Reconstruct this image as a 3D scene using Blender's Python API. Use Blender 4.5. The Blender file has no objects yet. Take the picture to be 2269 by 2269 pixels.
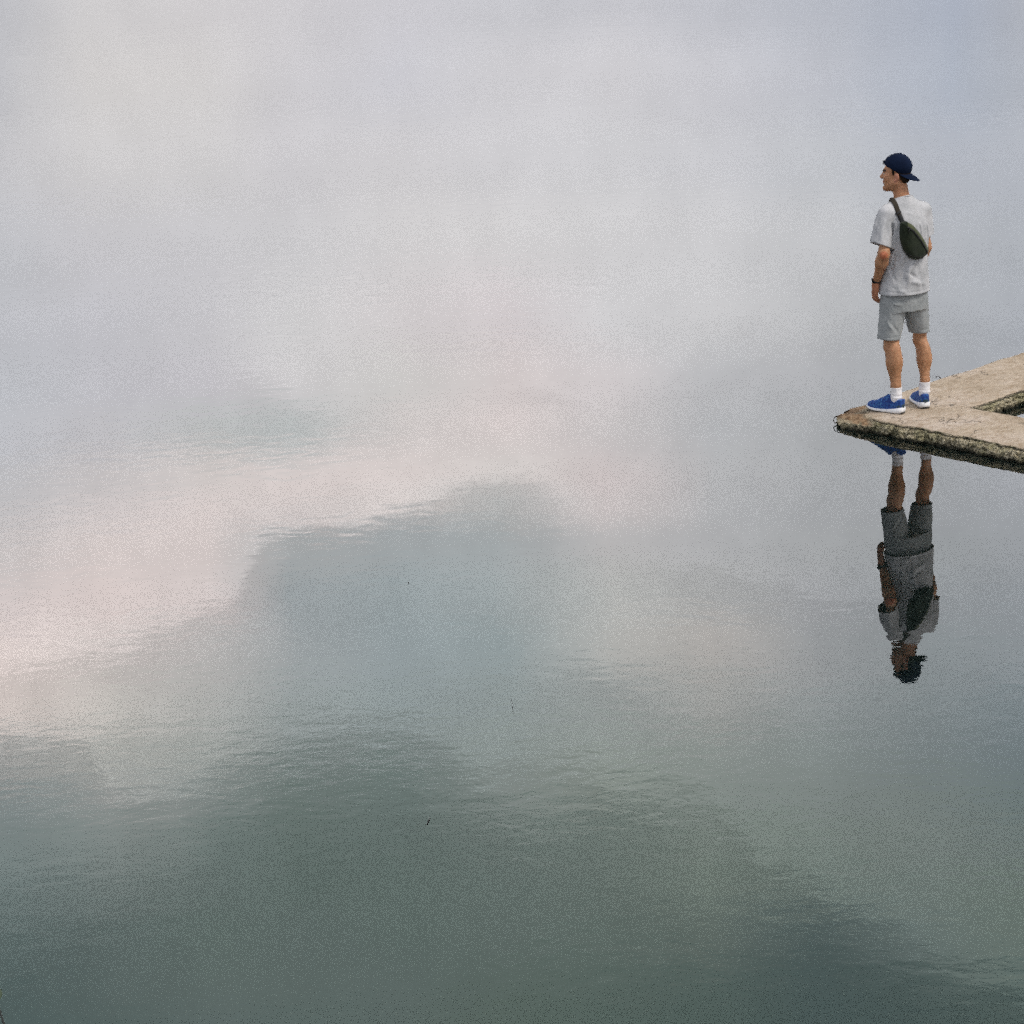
import bpy, bmesh, math, random
import numpy as np
from mathutils import Vector, Matrix
from mathutils.bvhtree import BVHTree

C = bpy.context.scene
COL = C.collection
rad = math.radians

# ------------------------------------------------------------------ camera
CAM_H, PITCH, ROLL, FPX = 5.772, 0.281529, 0.054836, 6871.3
cd = bpy.data.cameras.new("camera")
cam = bpy.data.objects.new("camera", cd)
COL.objects.link(cam)
cam.location = (0, 0, CAM_H)
cam.rotation_mode = 'QUATERNION'
cam.rotation_quaternion = (Matrix.Rotation(math.pi / 2 - PITCH, 3, 'X') @ Matrix.Rotation(-ROLL, 3, 'Z')).to_quaternion()
cd.sensor_width = 36
cd.sensor_fit = 'HORIZONTAL'
cd.lens = 36 * FPX / 2269
cd.clip_start = 0.1
cd.clip_end = 8000
C.camera = cam

# ------------------------------------------------------------------ exposure
C.view_settings.view_transform = 'Standard'
C.view_settings.look = 'None'
C.view_settings.exposure = 0.0
C.view_settings.gamma = 1.0
C.cycles.use_denoising = False          # keeps the grain of the sampling, as the photo is grainy
C.cycles.use_adaptive_sampling = True
C.cycles.adaptive_threshold = .15
C.cycles.adaptive_min_samples = 24
C.cycles.max_bounces = 6
C.cycles.caustics_refractive = True
C.cycles.blur_glossy = 0.0
C.cycles.sample_clamp_indirect = .9

SUN_EL, SUN_AZ = 52.0, 118.0     # azimuth clockwise from +Y (view direction): to the right, a little behind the camera
WATER_BODY = (.0035, .0065, .006)


def lin(c):
    c = c / 255.0
    return c / 12.92 if c <= .04045 else ((c + .055) / 1.055) ** 2.4


def fresnel(deg):
    n = 1.333
    ci = math.sin(math.radians(deg))
    st = math.sqrt(1 - ci * ci) / n
    ct = math.sqrt(1 - st * st)
    rs = ((ci - n * ct) / (ci + n * ct)) ** 2
    rp = ((ct - n * ci) / (ct + n * ci)) ** 2
    return .5 * (rs + rp)


# ------------------------------------------------------------------ sky: cloud cover over a Nishita sky
# colours of the cloud field: rows run up the sky (degrees), columns across it
SKY_X = (0, 200, 400, 550, 750, 950, 1150, 1350, 1550, 1750, 1932)
SKY = [
 (0,   [(178,180,188),(200,198,200),(203,200,203),(200,198,203),(198,197,205),(197,198,206),(195,196,205),(190,193,204),(180,186,200),(168,178,198),(175,180,192)]),
 (150, [(180,182,190),(203,200,200),(205,202,202),(201,199,204),(199,199,208),(203,202,208),(203,202,208),(198,199,208),(188,192,204),(172,182,200),(176,182,194)]),
 (300, [(186,186,192),(200,198,200),(201,199,201),(200,198,203),(203,201,205),(204,203,208),(203,203,208),(199,200,207),(190,194,202),(178,184,197),(178,184,196)]),
 (450, [(184,186,193),(190,189,195),(195,194,199),(199,198,202),(204,202,204),(206,204,206),(205,204,207),(202,202,206),(192,194,199),(178,183,192),(174,180,190)]),
 (600, [(182,184,191),(186,186,193),(192,191,196),(200,199,201),(205,200,202),(206,199,202),(204,203,206),(198,198,201),(182,184,188),(172,176,183),(170,175,184)]),
 (720, [(180,183,190),(184,184,191),(188,186,192),(196,194,196),(200,198,197),(205,196,196),(204,198,200),(185,186,190),(172,174,179),(166,170,176),(168,172,180)]),
 (800, [(180,182,189),(184,183,188),(180,183,184),(178,183,184),(200,194,193),(206,196,195),(200,195,196),(178,180,184),(168,171,175),(163,167,172),(166,170,177)]),
 (900, [(182,182,186),(192,187,188),(200,192,190),(205,194,192),(205,195,193),(198,192,190),(200,190,190),(178,179,182),(164,167,171),(158,162,167),(162,166,173)]),
 (960, [(185,182,184),(198,190,190),(203,192,190),(195,187,186),(200,192,190),(182,183,183),(197,189,189),(176,177,180),(162,165,169),(155,159,164),(158,163,169)]),
 (1020,[(192,186,186),(203,192,190),(202,191,189),(165,169,171),(162,168,171),(163,170,173),(180,178,179),(172,173,176),(160,163,166),(150,155,159),(152,157,163)]),
 (1120,[(200,189,187),(205,192,189),(198,188,186),(152,159,162),(150,160,163),(155,164,166),(176,177,175),(168,169,169),(158,160,163),(145,150,154),(145,151,156)]),
 (1220,[(205,193,189),(196,188,185),(180,178,177),(152,158,160),(144,154,157),(144,155,157),(174,174,171),(172,169,166),(150,153,155),(137,144,147),(138,145,149)]),
 (1320,[(198,188,183),(188,184,179),(165,166,164),(143,150,150),(138,148,149),(138,147,147),(145,150,149),(152,153,151),(140,146,147),(128,136,138),(122,132,136)]),
 (1400,[(160,160,158),(160,161,157),(148,152,149),(130,138,137),(128,137,136),(133,142,140),(138,145,142),(138,144,141),(130,138,137),(120,129,130),(112,123,126)]),
 (1480,[(128,137,137),(152,154,152),(130,138,136),(110,121,118),(104,117,114),(130,138,135),(130,138,132),(128,136,132),(122,130,128),(116,125,123),(108,120,119)]),
 (1560,[(118,129,128),(125,133,131),(105,117,114),(98,111,107),(98,110,107),(106,117,113),(108,119,114),(116,126,120),(115,125,120),(112,121,118),(108,118,116)]),
 (1660,[(100,112,111),(104,114,112),(98,110,107),(92,105,101),(92,105,101),(97,109,105),(101,112,107),(106,117,110),(104,115,110),(106,117,113),(104,116,110)]),
 (1760,[(86,99,98),(90,102,100),(92,105,101),(92,104,101),(91,104,100),(95,107,103),(95,107,102),(96,107,102),(80,93,92),(95,107,105),(98,110,105)]),
 (1850,[(80,94,93),(86,98,96),(90,102,99),(90,102,99),(90,102,99),(88,101,96),(85,98,93),(80,94,90),(72,86,85),(76,90,88),(82,96,93)]),
 (1932,[(76,90,89),(82,95,93),(88,100,98),(86,99,96),(86,98,95),(84,97,91),(80,94,89),(76,90,86),(70,84,83),(68,82,81),(74,88,86)]),
]
SKY_SAT = .72
# cloud rims: crisp lower borders of the cloud masses (across, up, in the same units), strength, reach
RIMS = [
 ([(0,1250),(150,1225),(300,1165),(400,1125),(455,1090),(490,1035),(530,990),(600,962),(650,985),(760,985),(850,955),(930,925),(1000,935),(1060,960),(1130,1000),(1250,1060),(1932,1130)], .105, 120, .013, -300, 1000),
 ([(0,1075),(1150,1075),(1300,1085),(1450,1097),(1650,1100),(1932,1120)], .060, 60, .010, 1260, 1700),
 ([(0,1395),(100,1392),(170,1420),(240,1490),(330,1470),(450,1420),(560,1385),(680,1362),(780,1380),(850,1430),(900,1475),(1000,1440),(1080,1462),(1180,1490),(1350,1510),(1450,1590),(1560,1660),(1700,1725),(1800,1765),(1932,1825)], .105, 120, .013, -300, 2200),
 ([(0,820),(340,800),(400,755),(460,738),(560,742),(620,752),(680,790),(1932,900)], .045, 70, .010, 400, 640),
 ([(0,735),(940,745),(1000,728),(1080,735),(1150,760),(1932,760)], .045, 35, .008, 970, 1090),
 ([(0,800),(1100,740),(1300,690),(1450,640),(1600,600),(1932,560)], .025, 90, .014, 1230, 2100),
 ([(0,1765),(150,1700),(300,1625),(420,1560),(520,1515),(700,1520),(900,1560),(1100,1620),(1300,1700),(1450,1760),(1600,1760),(1750,1820),(1932,1850)],   .040, 110, .020, -300, 2200),
 ([(0,1250),(1050,1255),(1120,1262),(1180,1300),(1260,1330),(1380,1345),(1450,1320),(1932,1300)], .050, 80, .012, 1080, 1430),
]


def build_world():
    w = bpy.data.worlds.new("World")
    C.world = w
    w.use_nodes = True
    nt = w.node_tree
    nt.nodes.clear()
    N = nt.nodes.new
    L = nt.links.new

    def math_n(op, a, b=None, clamp=False):
        n = N('ShaderNodeMath'); n.operation = op; n.use_clamp = clamp
        for i, v in enumerate((a, b)):
            if v is None: continue
            if isinstance(v, (int, float)): n.inputs[i].default_value = v
            else: L(v, n.inputs[i])
        return n.outputs[0]

    tc = N('ShaderNodeTexCoord')
    gen = tc.outputs['Generated']
    # soft billows that break up the cloud field
    sep = N('ShaderNodeSeparateXYZ'); L(gen, sep.inputs[0])
    az = math_n('ARCTAN2', sep.outputs[0], sep.outputs[1])
    az = math_n('MULTIPLY', az, 57.29578)
    el = math_n('ARCSINE', sep.outputs[2])
    el = math_n('MULTIPLY', el, 57.29578)
    nz = N('ShaderNodeTexNoise'); nz.inputs['Scale'].default_value = 26; nz.inputs['Detail'].default_value = 5
    nz.inputs['Roughness'].default_value = .55
    L(gen, nz.inputs['Vector'])
    sc = N('ShaderNodeSeparateColor'); L(nz.outputs['Color'], sc.inputs[0])
    dx = math_n('MULTIPLY', math_n('SUBTRACT', sc.outputs[0], .5), 1.3)
    dy = math_n('MULTIPLY', math_n('SUBTRACT', sc.outputs[1], .5), .9)
    # the cloud bands run a few degrees off level
    TILT = ROLL
    azk = math_n('MULTIPLY', az, .96); elk = math_n('SUBTRACT', el, math.degrees(PITCH))
    az2 = math_n('ADD', math_n('ADD', math_n('MULTIPLY', azk, math.cos(TILT)), math_n('MULTIPLY', elk, math.sin(TILT))), dx)
    el2 = math_n('ADD', math_n('SUBTRACT', math_n('MULTIPLY', elk, math.cos(TILT)), math_n('MULTIPLY', azk, math.sin(TILT))), dy)
    el2 = math_n('ADD', el2, math.degrees(PITCH))
    fac = math_n('ADD', math_n('MULTIPLY', az2, 1 / 20.0), .5)      # -10.5..10.5 degrees
    prev = None
    prev_el = None
    for Y, row in SKY:
        e = math.degrees(PITCH) + math.degrees(math.atan((Y * 2269 / 1932 - 1134.5) / FPX))
        R = fresnel(e)
        cr = N('ShaderNodeValToRGB'); ramp = cr.color_ramp; ramp.interpolation = 'LINEAR'
        stops = []
        for X, c in zip(SKY_X, row):
            u = (X * 2269 / 1932 - 1134.5) / FPX
            a = math.degrees(math.atan(u))
            if Y < 1100: c = (c[0] * 1.012, c[1] * 1.010, c[2] * 1.006)
            gy = sum(c) / 3 - 1
            sat = SKY_SAT if Y < 560 else .84 if Y < 1100 else min(1.0, .92 + (Y - 1100) / 2000)
            c = [gy + (k - gy) * sat for k in c]
            col = [max(.02, (lin(k) - b) / R) / 4 for k, b in zip(c, WATER_BODY)]
            stops.append((a / 20.0 + .5, col))
        while len(ramp.elements) < len(stops): ramp.elements.new(.5)
        for elx, (p, col) in zip(ramp.elements, stops):
            elx.position = p
        for elx, (p, col) in zip(ramp.elements, stops):
            elx.color = (*col, 1)
        L(fac, cr.inputs[0])
        if prev is None:
            prev = cr.outputs[0]
        else:
            mr = N('ShaderNodeMapRange'); mr.interpolation_type = 'SMOOTHSTEP'
            mr.inputs['From Min'].default_value = prev_el; mr.inputs['From Max'].default_value = e
            L(el2, mr.inputs['Value'])
            mx = N('ShaderNodeMix'); mx.data_type = 'RGBA'
            L(mr.outputs[0], mx.inputs[0]); L(prev, mx.inputs[6]); L(cr.outputs[0], mx.inputs[7])
            prev = mx.outputs[2]
        prev_el = e
    # crisp cloud borders
    yn = math_n('ADD', math_n('MULTIPLY', math_n('SUBTRACT', el2, math.degrees(PITCH)), math.radians(1) * FPX / 2269), .5)
    xn = math_n('ADD', math_n('MULTIPLY', az2, math.radians(1) * FPX / 2269), .5)
    en = N('ShaderNodeTexNoise'); en.inputs['Scale'].default_value = 60; en.inputs['Detail'].default_value = 6
    en.inputs['Roughness'].default_value = .62
    L(gen, en.inputs['Vector'])
    bn = N('ShaderNodeTexNoise'); bn.inputs['Scale'].default_value = 22; bn.inputs['Detail'].default_value = 3
    L(gen, bn.inputs['Vector'])
    ynn = math_n('ADD', math_n('ADD', yn, math_n('MULTIPLY', math_n('SUBTRACT', en.outputs[0], .5), .085)), math_n('MULTIPLY', math_n('SUBTRACT', bn.outputs[0], .5), .085))
    for pts, amp, reach, soft, wa, wb in RIMS:
        fc = N('ShaderNodeFloatCurve'); cv = fc.mapping.curves[0]
        cv.points[0].location = (0, pts[0][1] / 1932); cv.points[1].location = (1, pts[-1][1] / 1932)
        for X, Y in pts[1:-1]: cv.points.new(X / 1932, Y / 1932)
        fc.mapping.update()
        L(xn, fc.inputs['Value'])
        d = math_n('SUBTRACT', ynn, fc.outputs[0])                       # > 0 past the border
        st = N('ShaderNodeMapRange'); st.interpolation_type = 'SMOOTHSTEP'
        st.inputs['From Min'].default_value = -soft; st.inputs['From Max'].default_value = soft
        st.inputs['To Min'].default_value = 1; st.inputs['To Max'].default_value = -1
        L(d, st.inputs['Value'])
        fall = math_n('EXPONENT', math_n('MULTIPLY', math_n('ABSOLUTE', d), -1932 / reach))
        k = math_n('ADD', math_n('MULTIPLY', math_n('MULTIPLY', st.outputs[0], fall), amp * 1.25), 1.0)
        wi = N('ShaderNodeMapRange'); wi.interpolation_type = 'SMOOTHSTEP'
        mid, hw = (wa + wb) / 3864, (wb - wa) / 3864
        wi.inputs['From Min'].default_value = hw + .07; wi.inputs['From Max'].default_value = max(hw - .03, 0)
        L(math_n('ABSOLUTE', math_n('SUBTRACT', xn, mid)), wi.inputs['Value'])
        k = math_n('ADD', math_n('MULTIPLY', math_n('SUBTRACT', k, 1.0), wi.outputs[0]), 1.0)
        sv = N('ShaderNodeVectorMath'); sv.operation = 'SCALE'
        L(prev, sv.inputs[0]); L(k, sv.inputs['Scale']); prev = sv.outputs[0]
    # mottled tone inside the cloud
    mt = math_n('ADD', math_n('MULTIPLY', math_n('SUBTRACT', en.outputs[0], .5), .22), 1.0)
    sv = N('ShaderNodeVectorMath'); sv.operation = 'SCALE'
    L(prev, sv.inputs[0]); L(mt, sv.inputs['Scale']); prev = sv.outputs[0]
    # overcast everywhere else
    cl = N('ShaderNodeTexNoise'); cl.inputs['Scale'].default_value = 3.2; cl.inputs['Detail'].default_value = 5
    L(gen, cl.inputs['Vector'])
    cr = N('ShaderNodeValToRGB')
    cr.color_ramp.elements[0].position = .3; cr.color_ramp.elements[0].color = (.135, .145, .165, 1)
    cr.color_ramp.elements[1].position = .7; cr.color_ramp.elements[1].color = (.245, .24, .238, 1)
    L(cl.outputs[0], cr.inputs[0])
    up = N('ShaderNodeMapRange'); up.interpolation_type = 'SMOOTHSTEP'
    up.inputs['From Min'].default_value = 25.8; up.inputs['From Max'].default_value = 33
    L(el2, up.inputs['Value'])
    side = N('ShaderNodeMapRange'); side.interpolation_type = 'SMOOTHSTEP'
    side.inputs['From Min'].default_value = 11; side.inputs['From Max'].default_value = 22
    L(math_n('ABSOLUTE', az), side.inputs['Value'])
    both = math_n('MAXIMUM', up.outputs[0], side.outputs[0])
    mx = N('ShaderNodeMix'); mx.data_type = 'RGBA'
    L(both, mx.inputs[0]); L(prev, mx.inputs[6]); L(cr.outputs[0], mx.inputs[7])
    cloud = N('ShaderNodeVectorMath'); cloud.operation = 'SCALE'
    L(mx.outputs[2], cloud.inputs[0]); cloud.inputs['Scale'].default_value = 40.0     # /4 above, background strength .1
    sky = N('ShaderNodeTexSky'); sky.sky_type = 'NISHITA'; sky.sun_disc = False
    sky.sun_elevation = rad(SUN_EL); sky.sun_rotation = rad(SUN_AZ)
    thin = N('ShaderNodeMix'); thin.data_type = 'RGBA'; thin.inputs[0].default_value = .97
    # thick cloud inside the mapped part, a little blue sky through elsewhere
    th = math_n('SUBTRACT', 1.0, math_n('MULTIPLY', both, .12))
    L(th, thin.inputs[0])
    L(sky.outputs[0], thin.inputs[6]); L(cloud.outputs[0], thin.inputs[7])
    bg = N('ShaderNodeBackground'); bg.inputs['Strength'].default_value = .1
    L(thin.outputs[2], bg.inputs['Color'])
    out = N('ShaderNodeOutputWorld'); L(bg.outputs[0], out.inputs[0])


build_world()

sd = bpy.data.lights.new("sun", 'SUN')
sd.energy = 2.3
sd.angle = rad(15)
sd.color = (1, .95, .88)
sun = bpy.data.objects.new("sun", sd)
COL.objects.link(sun)
_d = Vector((math.sin(rad(SUN_AZ)) * math.cos(rad(SUN_EL)), math.cos(rad(SUN_AZ)) * math.cos(rad(SUN_EL)), math.sin(rad(SUN_EL))))
sun.rotation_euler = _d.to_track_quat('Z', 'Y').to_euler()
sun.location = (20, -10, 40)


# ------------------------------------------------------------------ object helpers
def tag(o, label=None, cat=None, kind=None, group=None):
    if label: o["label"] = label
    if cat: o["category"] = cat
    if kind: o["kind"] = kind
    if group: o["group"] = group
    return o


def empty(name, loc, rotz=0):
    o = bpy.data.objects.new(name, None)
    o.empty_display_size = .1
    o.location = loc
    o.rotation_euler = (0, 0, rotz)
    COL.objects.link(o)
    return o


def link_mesh(name, me, mat, parent=None, smooth=True):
    o = bpy.data.objects.new(name, me)
    COL.objects.link(o)
    if mat is not None: me.materials.append(mat)
    if smooth: me.polygons.foreach_set('use_smooth', [True] * len(me.polygons))
    if parent is not None: o.parent = parent
    return o


WARP = None      # the stance: the whole figure is leaned a touch when this is set


def lean(V):
    V = np.array([tuple(v) for v in V], dtype=float) if not isinstance(V, np.ndarray) else V.astype(float).copy()
    if WARP:
        f = np.clip((V[:, 2] - .12) / .4, 0, 1); f = f * f * (3 - 2 * f)
        x, z = V[:, 0].copy(), V[:, 2].copy()
        V[:, 0] = x + .058 * z
        t = np.clip(z / 1.8, 0, 1.1) ** 2
        V[:, 1] -= .085 * t
        V[:, 2] = z - .058 * x * f + .022 * t
    return V


def mesh_np(name, V, F, mat, parent=None, smooth=True):
    V = lean(V)
    me = bpy.data.meshes.new(name)
    F = np.asarray(F, dtype=np.int32)
    k = F.shape[1]
    me.vertices.add(len(V)); me.vertices.foreach_set('co', np.asarray(V, dtype=np.float32).ravel())
    me.loops.add(F.size); me.loops.foreach_set('vertex_index', F.ravel())
    me.polygons.add(len(F)); me.polygons.foreach_set('loop_start', np.arange(0, F.size, k, dtype=np.int32))
    me.update(calc_edges=True)
    me.validate()
    return link_mesh(name, me, mat, parent, smooth)


def tube(points, radii, seg=8, cap=True):
    """tapered tube along points -> verts, faces(list)"""
    P = [Vector(p) for p in points]
    V, F = [], []
    n = len(P)
    t0 = (P[1] - P[0]).normalized()
    ref = Vector((0, 0, 1)) if abs(t0.z) < .9 else Vector((1, 0, 0))
    for i, p in enumerate(P):
        t = (P[min(i + 1, n - 1)] - P[max(i - 1, 0)]).normalized()
        a = t.cross(ref).normalized(); b = t.cross(a).normalized()
        r = radii[i] if isinstance(radii, (list, tuple)) else radii
        for k in range(seg):
            an = 2 * math.pi * k / seg
            V.append(p + (a * math.cos(an) + b * math.sin(an)) * r)
    for i in range(n - 1):
        for k in range(seg):
            F.append((i * seg + k, i * seg + (k + 1) % seg, (i + 1) * seg + (k + 1) % seg, (i + 1) * seg + k))
    if cap:
        F.append(tuple(range(seg - 1, -1, -1))); F.append(tuple(range((n - 1) * seg, n * seg)))
    return V, F


def mesh_py(name, V, F, mat, parent=None, smooth=True):
    me = bpy.data.meshes.new(name)
    me.from_pydata([tuple(v) for v in lean(V)] if WARP else [tuple(v) for v in V], [], F)
    bm = bmesh.new(); bm.from_mesh(me); bmesh.ops.recalc_face_normals(bm, faces=bm.faces); bm.to_mesh(me); bm.free()
    return link_mesh(name, me, mat, parent, smooth)


# ------------------------------------------------------------------ sculpting with distance fields
_rng = np.random.RandomState(7)
_LAT = _rng.rand(64, 64, 64).astype(np.float32)


def vnoise(x, y, z):
    xi = np.floor(x).astype(np.int32); yi = np.floor(y).astype(np.int32); zi = np.floor(z).astype(np.int32)
    fx = x - xi; fy = y - yi; fz = z - zi
    fx = fx * fx * (3 - 2 * fx); fy = fy * fy * (3 - 2 * fy); fz = fz * fz * (3 - 2 * fz)
    x0 = xi & 63; x1 = (xi + 1) & 63; y0 = yi & 63; y1 = (yi + 1) & 63; z0 = zi & 63; z1 = (zi + 1) & 63
    def l(a, b, t): return a + (b - a) * t
    return l(l(l(_LAT[x0, y0, z0], _LAT[x1, y0, z0], fx), l(_LAT[x0, y1, z0], _LAT[x1, y1, z0], fx), fy),
             l(l(_LAT[x0, y0, z1], _LAT[x1, y0, z1], fx), l(_LAT[x0, y1, z1], _LAT[x1, y1, z1], fx), fy), fz) * 2 - 1


class Field:
    def __init__(s, lo, hi, h):
        s.h = h; s.lo = np.array(lo, float)
        s.n = (np.ceil((np.array(hi, float) - s.lo) / h).astype(int) + 1)
        s.f = np.full(tuple(s.n), 1.0, np.float32)
        s.ax = [(s.lo[i] + h * np.arange(s.n[i])).astype(np.float32) for i in range(3)]

    def box(s, lo, hi):
        a = np.clip(np.floor((np.array(lo) - s.lo) / s.h).astype(int), 0, s.n)
        b = np.clip(np.ceil((np.array(hi) - s.lo) / s.h).astype(int) + 1, 0, s.n)
        sl = tuple(slice(a[i], b[i]) for i in range(3))
        return sl, (s.ax[0][sl[0]][:, None, None], s.ax[1][sl[1]][None, :, None], s.ax[2][sl[2]][None, None, :])

    def add(s, prim, k=0.0, op='union'):
        fn, lo, hi = prim
        m = k + 4 * s.h
        sl, (x, y, z) = s.box(np.array(lo) - m, np.array(hi) + m)
        if 0 in s.f[sl].shape: return s
        d = fn(x, y, z).astype(np.float32)
        a = s.f[sl]
        if op == 'union':
            if k > 0:
                hh = np.maximum(k - np.abs(a - d), 0) / k
                s.f[sl] = np.minimum(a, d) - hh * hh * k * .25
            else: s.f[sl] = np.minimum(a, d)
        elif op == 'sub':
            d = -d
            if k > 0:
                hh = np.maximum(k - np.abs(a - d), 0) / k
                s.f[sl] = np.maximum(a, d) + hh * hh * k * .25
            else: s.f[sl] = np.maximum(a, d)
        return s

    def clip(s, fn, region=None):
        """keep where fn<0"""
        sl, (x, y, z) = s.box(*(region or (s.lo, s.lo + s.n * s.h)))
        s.f[sl] = np.maximum(s.f[sl], fn(x, y, z).astype(np.float32))
        return s

    def displace(s, fn, band=.03):
        m = np.where(np.abs(s.f) < band)
        x = s.ax[0][m[0]]; y = s.ax[1][m[1]]; z = s.ax[2][m[2]]
        s.f[m] += fn(x, y, z).astype(np.float32)
        return s

    def mesh(s):
        f = s.f; nx, ny, nz = f.shape
        ins = f < 0
        c = np.zeros((nx - 1, ny - 1, nz - 1), np.int8)
        for i in (0, 1):
            for j in (0, 1):
                for k in (0, 1):
                    c += ins[i:nx - 1 + i, j:ny - 1 + j, k:nz - 1 + k]
        act = (c > 0) & (c < 8)
        I, J, K = np.where(act)
        idx = np.full(act.shape, -1, np.int32); idx[I, J, K] = np.arange(len(I))
        acc = np.zeros((len(I), 3)); cnt = np.zeros(len(I))
        for axis in range(3):
            for a in (0, 1):
                for b in (0, 1):
                    o0 = [0, 0, 0]; o1 = [0, 0, 0]
                    oth = [q for q in range(3) if q != axis]
                    o0[oth[0]] = o1[oth[0]] = a; o0[oth[1]] = o1[oth[1]] = b; o1[axis] = 1
                    v0 = f[I + o0[0], J + o0[1], K + o0[2]]; v1 = f[I + o1[0], J + o1[1], K + o1[2]]
                    cr = (v0 < 0) != (v1 < 0)
                    t = np.where(cr, v0 / np.where(cr, v0 - v1, 1), 0)
                    p = np.tile(np.array(o0, float), (len(I), 1)); p[:, axis] += t
                    acc += p * cr[:, None]; cnt += cr
        V = (acc / cnt[:, None] + np.stack([I, J, K], 1)) * s.h + s.lo
        quads = []
        for axis in range(3):
            o = [q for q in range(3) if q != axis]
            sa = [slice(None)] * 3; sb = [slice(None)] * 3
            sa[axis] = slice(0, -1); sb[axis] = slice(1, None)
            for q in o: sa[q] = slice(1, -1); sb[q] = slice(1, -1)
            A = ins[tuple(sa)]; B = ins[tuple(sb)]
            e = np.where(A != B)
            base = [None] * 3
            base[axis] = e[axis]; base[o[0]] = e[o[0]] + 1; base[o[1]] = e[o[1]] + 1
            def cell(d0, d1):
                q = [b.copy() for b in base]; q[o[0]] -= d0; q[o[1]] -= d1
                return idx[q[0], q[1], q[2]]
            q = np.stack([cell(1, 1), cell(0, 1), cell(0, 0), cell(1, 0)], 1)
            flip = (~A[e]) if axis != 1 else A[e]
            q[flip] = q[flip][:, ::-1]
            quads.append(q)
        Q = np.concatenate(quads)
        return V, Q


def cone(a, b, ra, rb):
    a = np.array(a, float); b = np.array(b, float)
    ba = b - a; L2 = ba @ ba
    def fn(x, y, z):
        t = np.clip(((x - a[0]) * ba[0] + (y - a[1]) * ba[1] + (z - a[2]) * ba[2]) / L2, 0, 1)
        return np.sqrt((x - a[0] - t * ba[0]) ** 2 + (y - a[1] - t * ba[1]) ** 2 + (z - a[2] - t * ba[2]) ** 2) - (ra + (rb - ra) * t)
    r = max(ra, rb)
    return fn, np.minimum(a, b) - r, np.maximum(a, b) + r


def ell(c, r, M=None):
    """ellipsoid: centre c, radii r, rows of M are its axes"""
    c = np.array(c, float); r = np.array(r, float)
    M = np.eye(3) if M is None else np.array(M, float)
    def fn(x, y, z):
        dx, dy, dz = x - c[0], y - c[1], z - c[2]
        q = [(M[i][0] * dx + M[i][1] * dy + M[i][2] * dz) for i in range(3)]
        k0 = np.sqrt(sum((q[i] / r[i]) ** 2 for i in range(3)))
        k1 = np.sqrt(sum((q[i] / r[i] ** 2) ** 2 for i in range(3))) + 1e-6
        return k0 * (k0 - 1) / k1
    R = max(r)
    return fn, c - R, c + R


def loft(keys, fwd, left, zlo, zhi):
    """upright stack of ellipses; keys rows: z, cx, cy, half-width along left, half-depth along fwd"""
    K = np.array(keys, float)
    def fn(x, y, z):
        cx, cy, a, b = [np.interp(z, K[:, 0], K[:, i]) for i in (1, 2, 3, 4)]
        dx = x - cx; dy = y - cy
        u = dx * left[0] + dy * left[1]; v = dx * fwd[0] + dy * fwd[1]
        k0 = np.sqrt((u / a) ** 2 + (v / b) ** 2) + 1e-6
        k1 = np.sqrt((u / a ** 2) ** 2 + (v / b ** 2) ** 2) + 1e-6
        d = k0 * (k0 - 1) / k1
        return np.maximum(d, np.maximum(zlo - z, z - zhi))
    m = max(K[:, 3].max(), K[:, 4].max())
    return fn, np.array([K[:, 1].min() - m, K[:, 2].min() - m, zlo]), np.array([K[:, 1].max() + m, K[:, 2].max() + m, zhi])


def smooth_keys(keys, n=40):
    K = np.array(keys, float); z = np.linspace(K[0, 0], K[-1, 0], n)
    out = [z]
    for i in range(1, K.shape[1]):
        v = np.interp(z, K[:, 0], K[:, i])
        for _ in range(6):
            v[1:-1] = .25 * v[:-2] + .5 * v[1:-1] + .25 * v[2:]
        out.append(v)
    return np.stack(out, 1)


def cloth(name, V, Q, cuts, mat, parent, thick=.005, h=.004):
    """open a closed sculpted garment at its hems: cuts = (point, outward normal, radius)"""
    A, B, Cc, D = V[Q[:, 0]], V[Q[:, 1]], V[Q[:, 2]], V[Q[:, 3]]
    cen = (A + B + Cc + D) / 4
    nr = np.cross(Cc - A, D - B); nr /= (np.linalg.norm(nr, axis=1)[:, None] + 1e-9)
    kill = np.zeros(len(Q), bool)
    for p, n, r in cuts:
        p = np.array(p, float); n = np.array(n, float); n /= np.linalg.norm(n)
        d = (cen - p) @ n
        near = np.linalg.norm(cen - p, axis=1) < r
        kill |= near & (d > -.9 * h) & ((nr @ n > .55) | (d > -.1 * h))
    Q = Q[~kill]
    used = np.zeros(len(V), bool); used[Q.ravel()] = True
    mp = np.cumsum(used) - 1
    V = V[used].copy(); Q = mp[Q]
    # boundary onto the hem plane
    E = np.sort(np.concatenate([Q[:, [0, 1]], Q[:, [1, 2]], Q[:, [2, 3]], Q[:, [3, 0]]]), axis=1)
    key = E[:, 0].astype(np.int64) * len(V) + E[:, 1]
    u, c = np.unique(key, return_counts=True)
    bd = np.unique(np.concatenate([u[c == 1] // len(V), u[c == 1] % len(V)]))
    for p, n, r in cuts:
        p = np.array(p, float); n = np.array(n, float); n /= np.linalg.norm(n)
        s = bd[np.linalg.norm(V[bd] - p, axis=1) < r]
        V[s] -= ((V[s] - p) @ n)[:, None] * n
    o = mesh_np(name, V, Q, mat, parent)
    m = o.modifiers.new("thickness", 'SOLIDIFY'); m.thickness = thick; m.offset = -1
    return o, V, Q


# ------------------------------------------------------------------ materials
def new_mat(name):
    m = bpy.data.materials.new(name); m.use_nodes = True
    nt = m.node_tree
    b = nt.nodes['Principled BSDF']
    return m, nt, b


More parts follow.
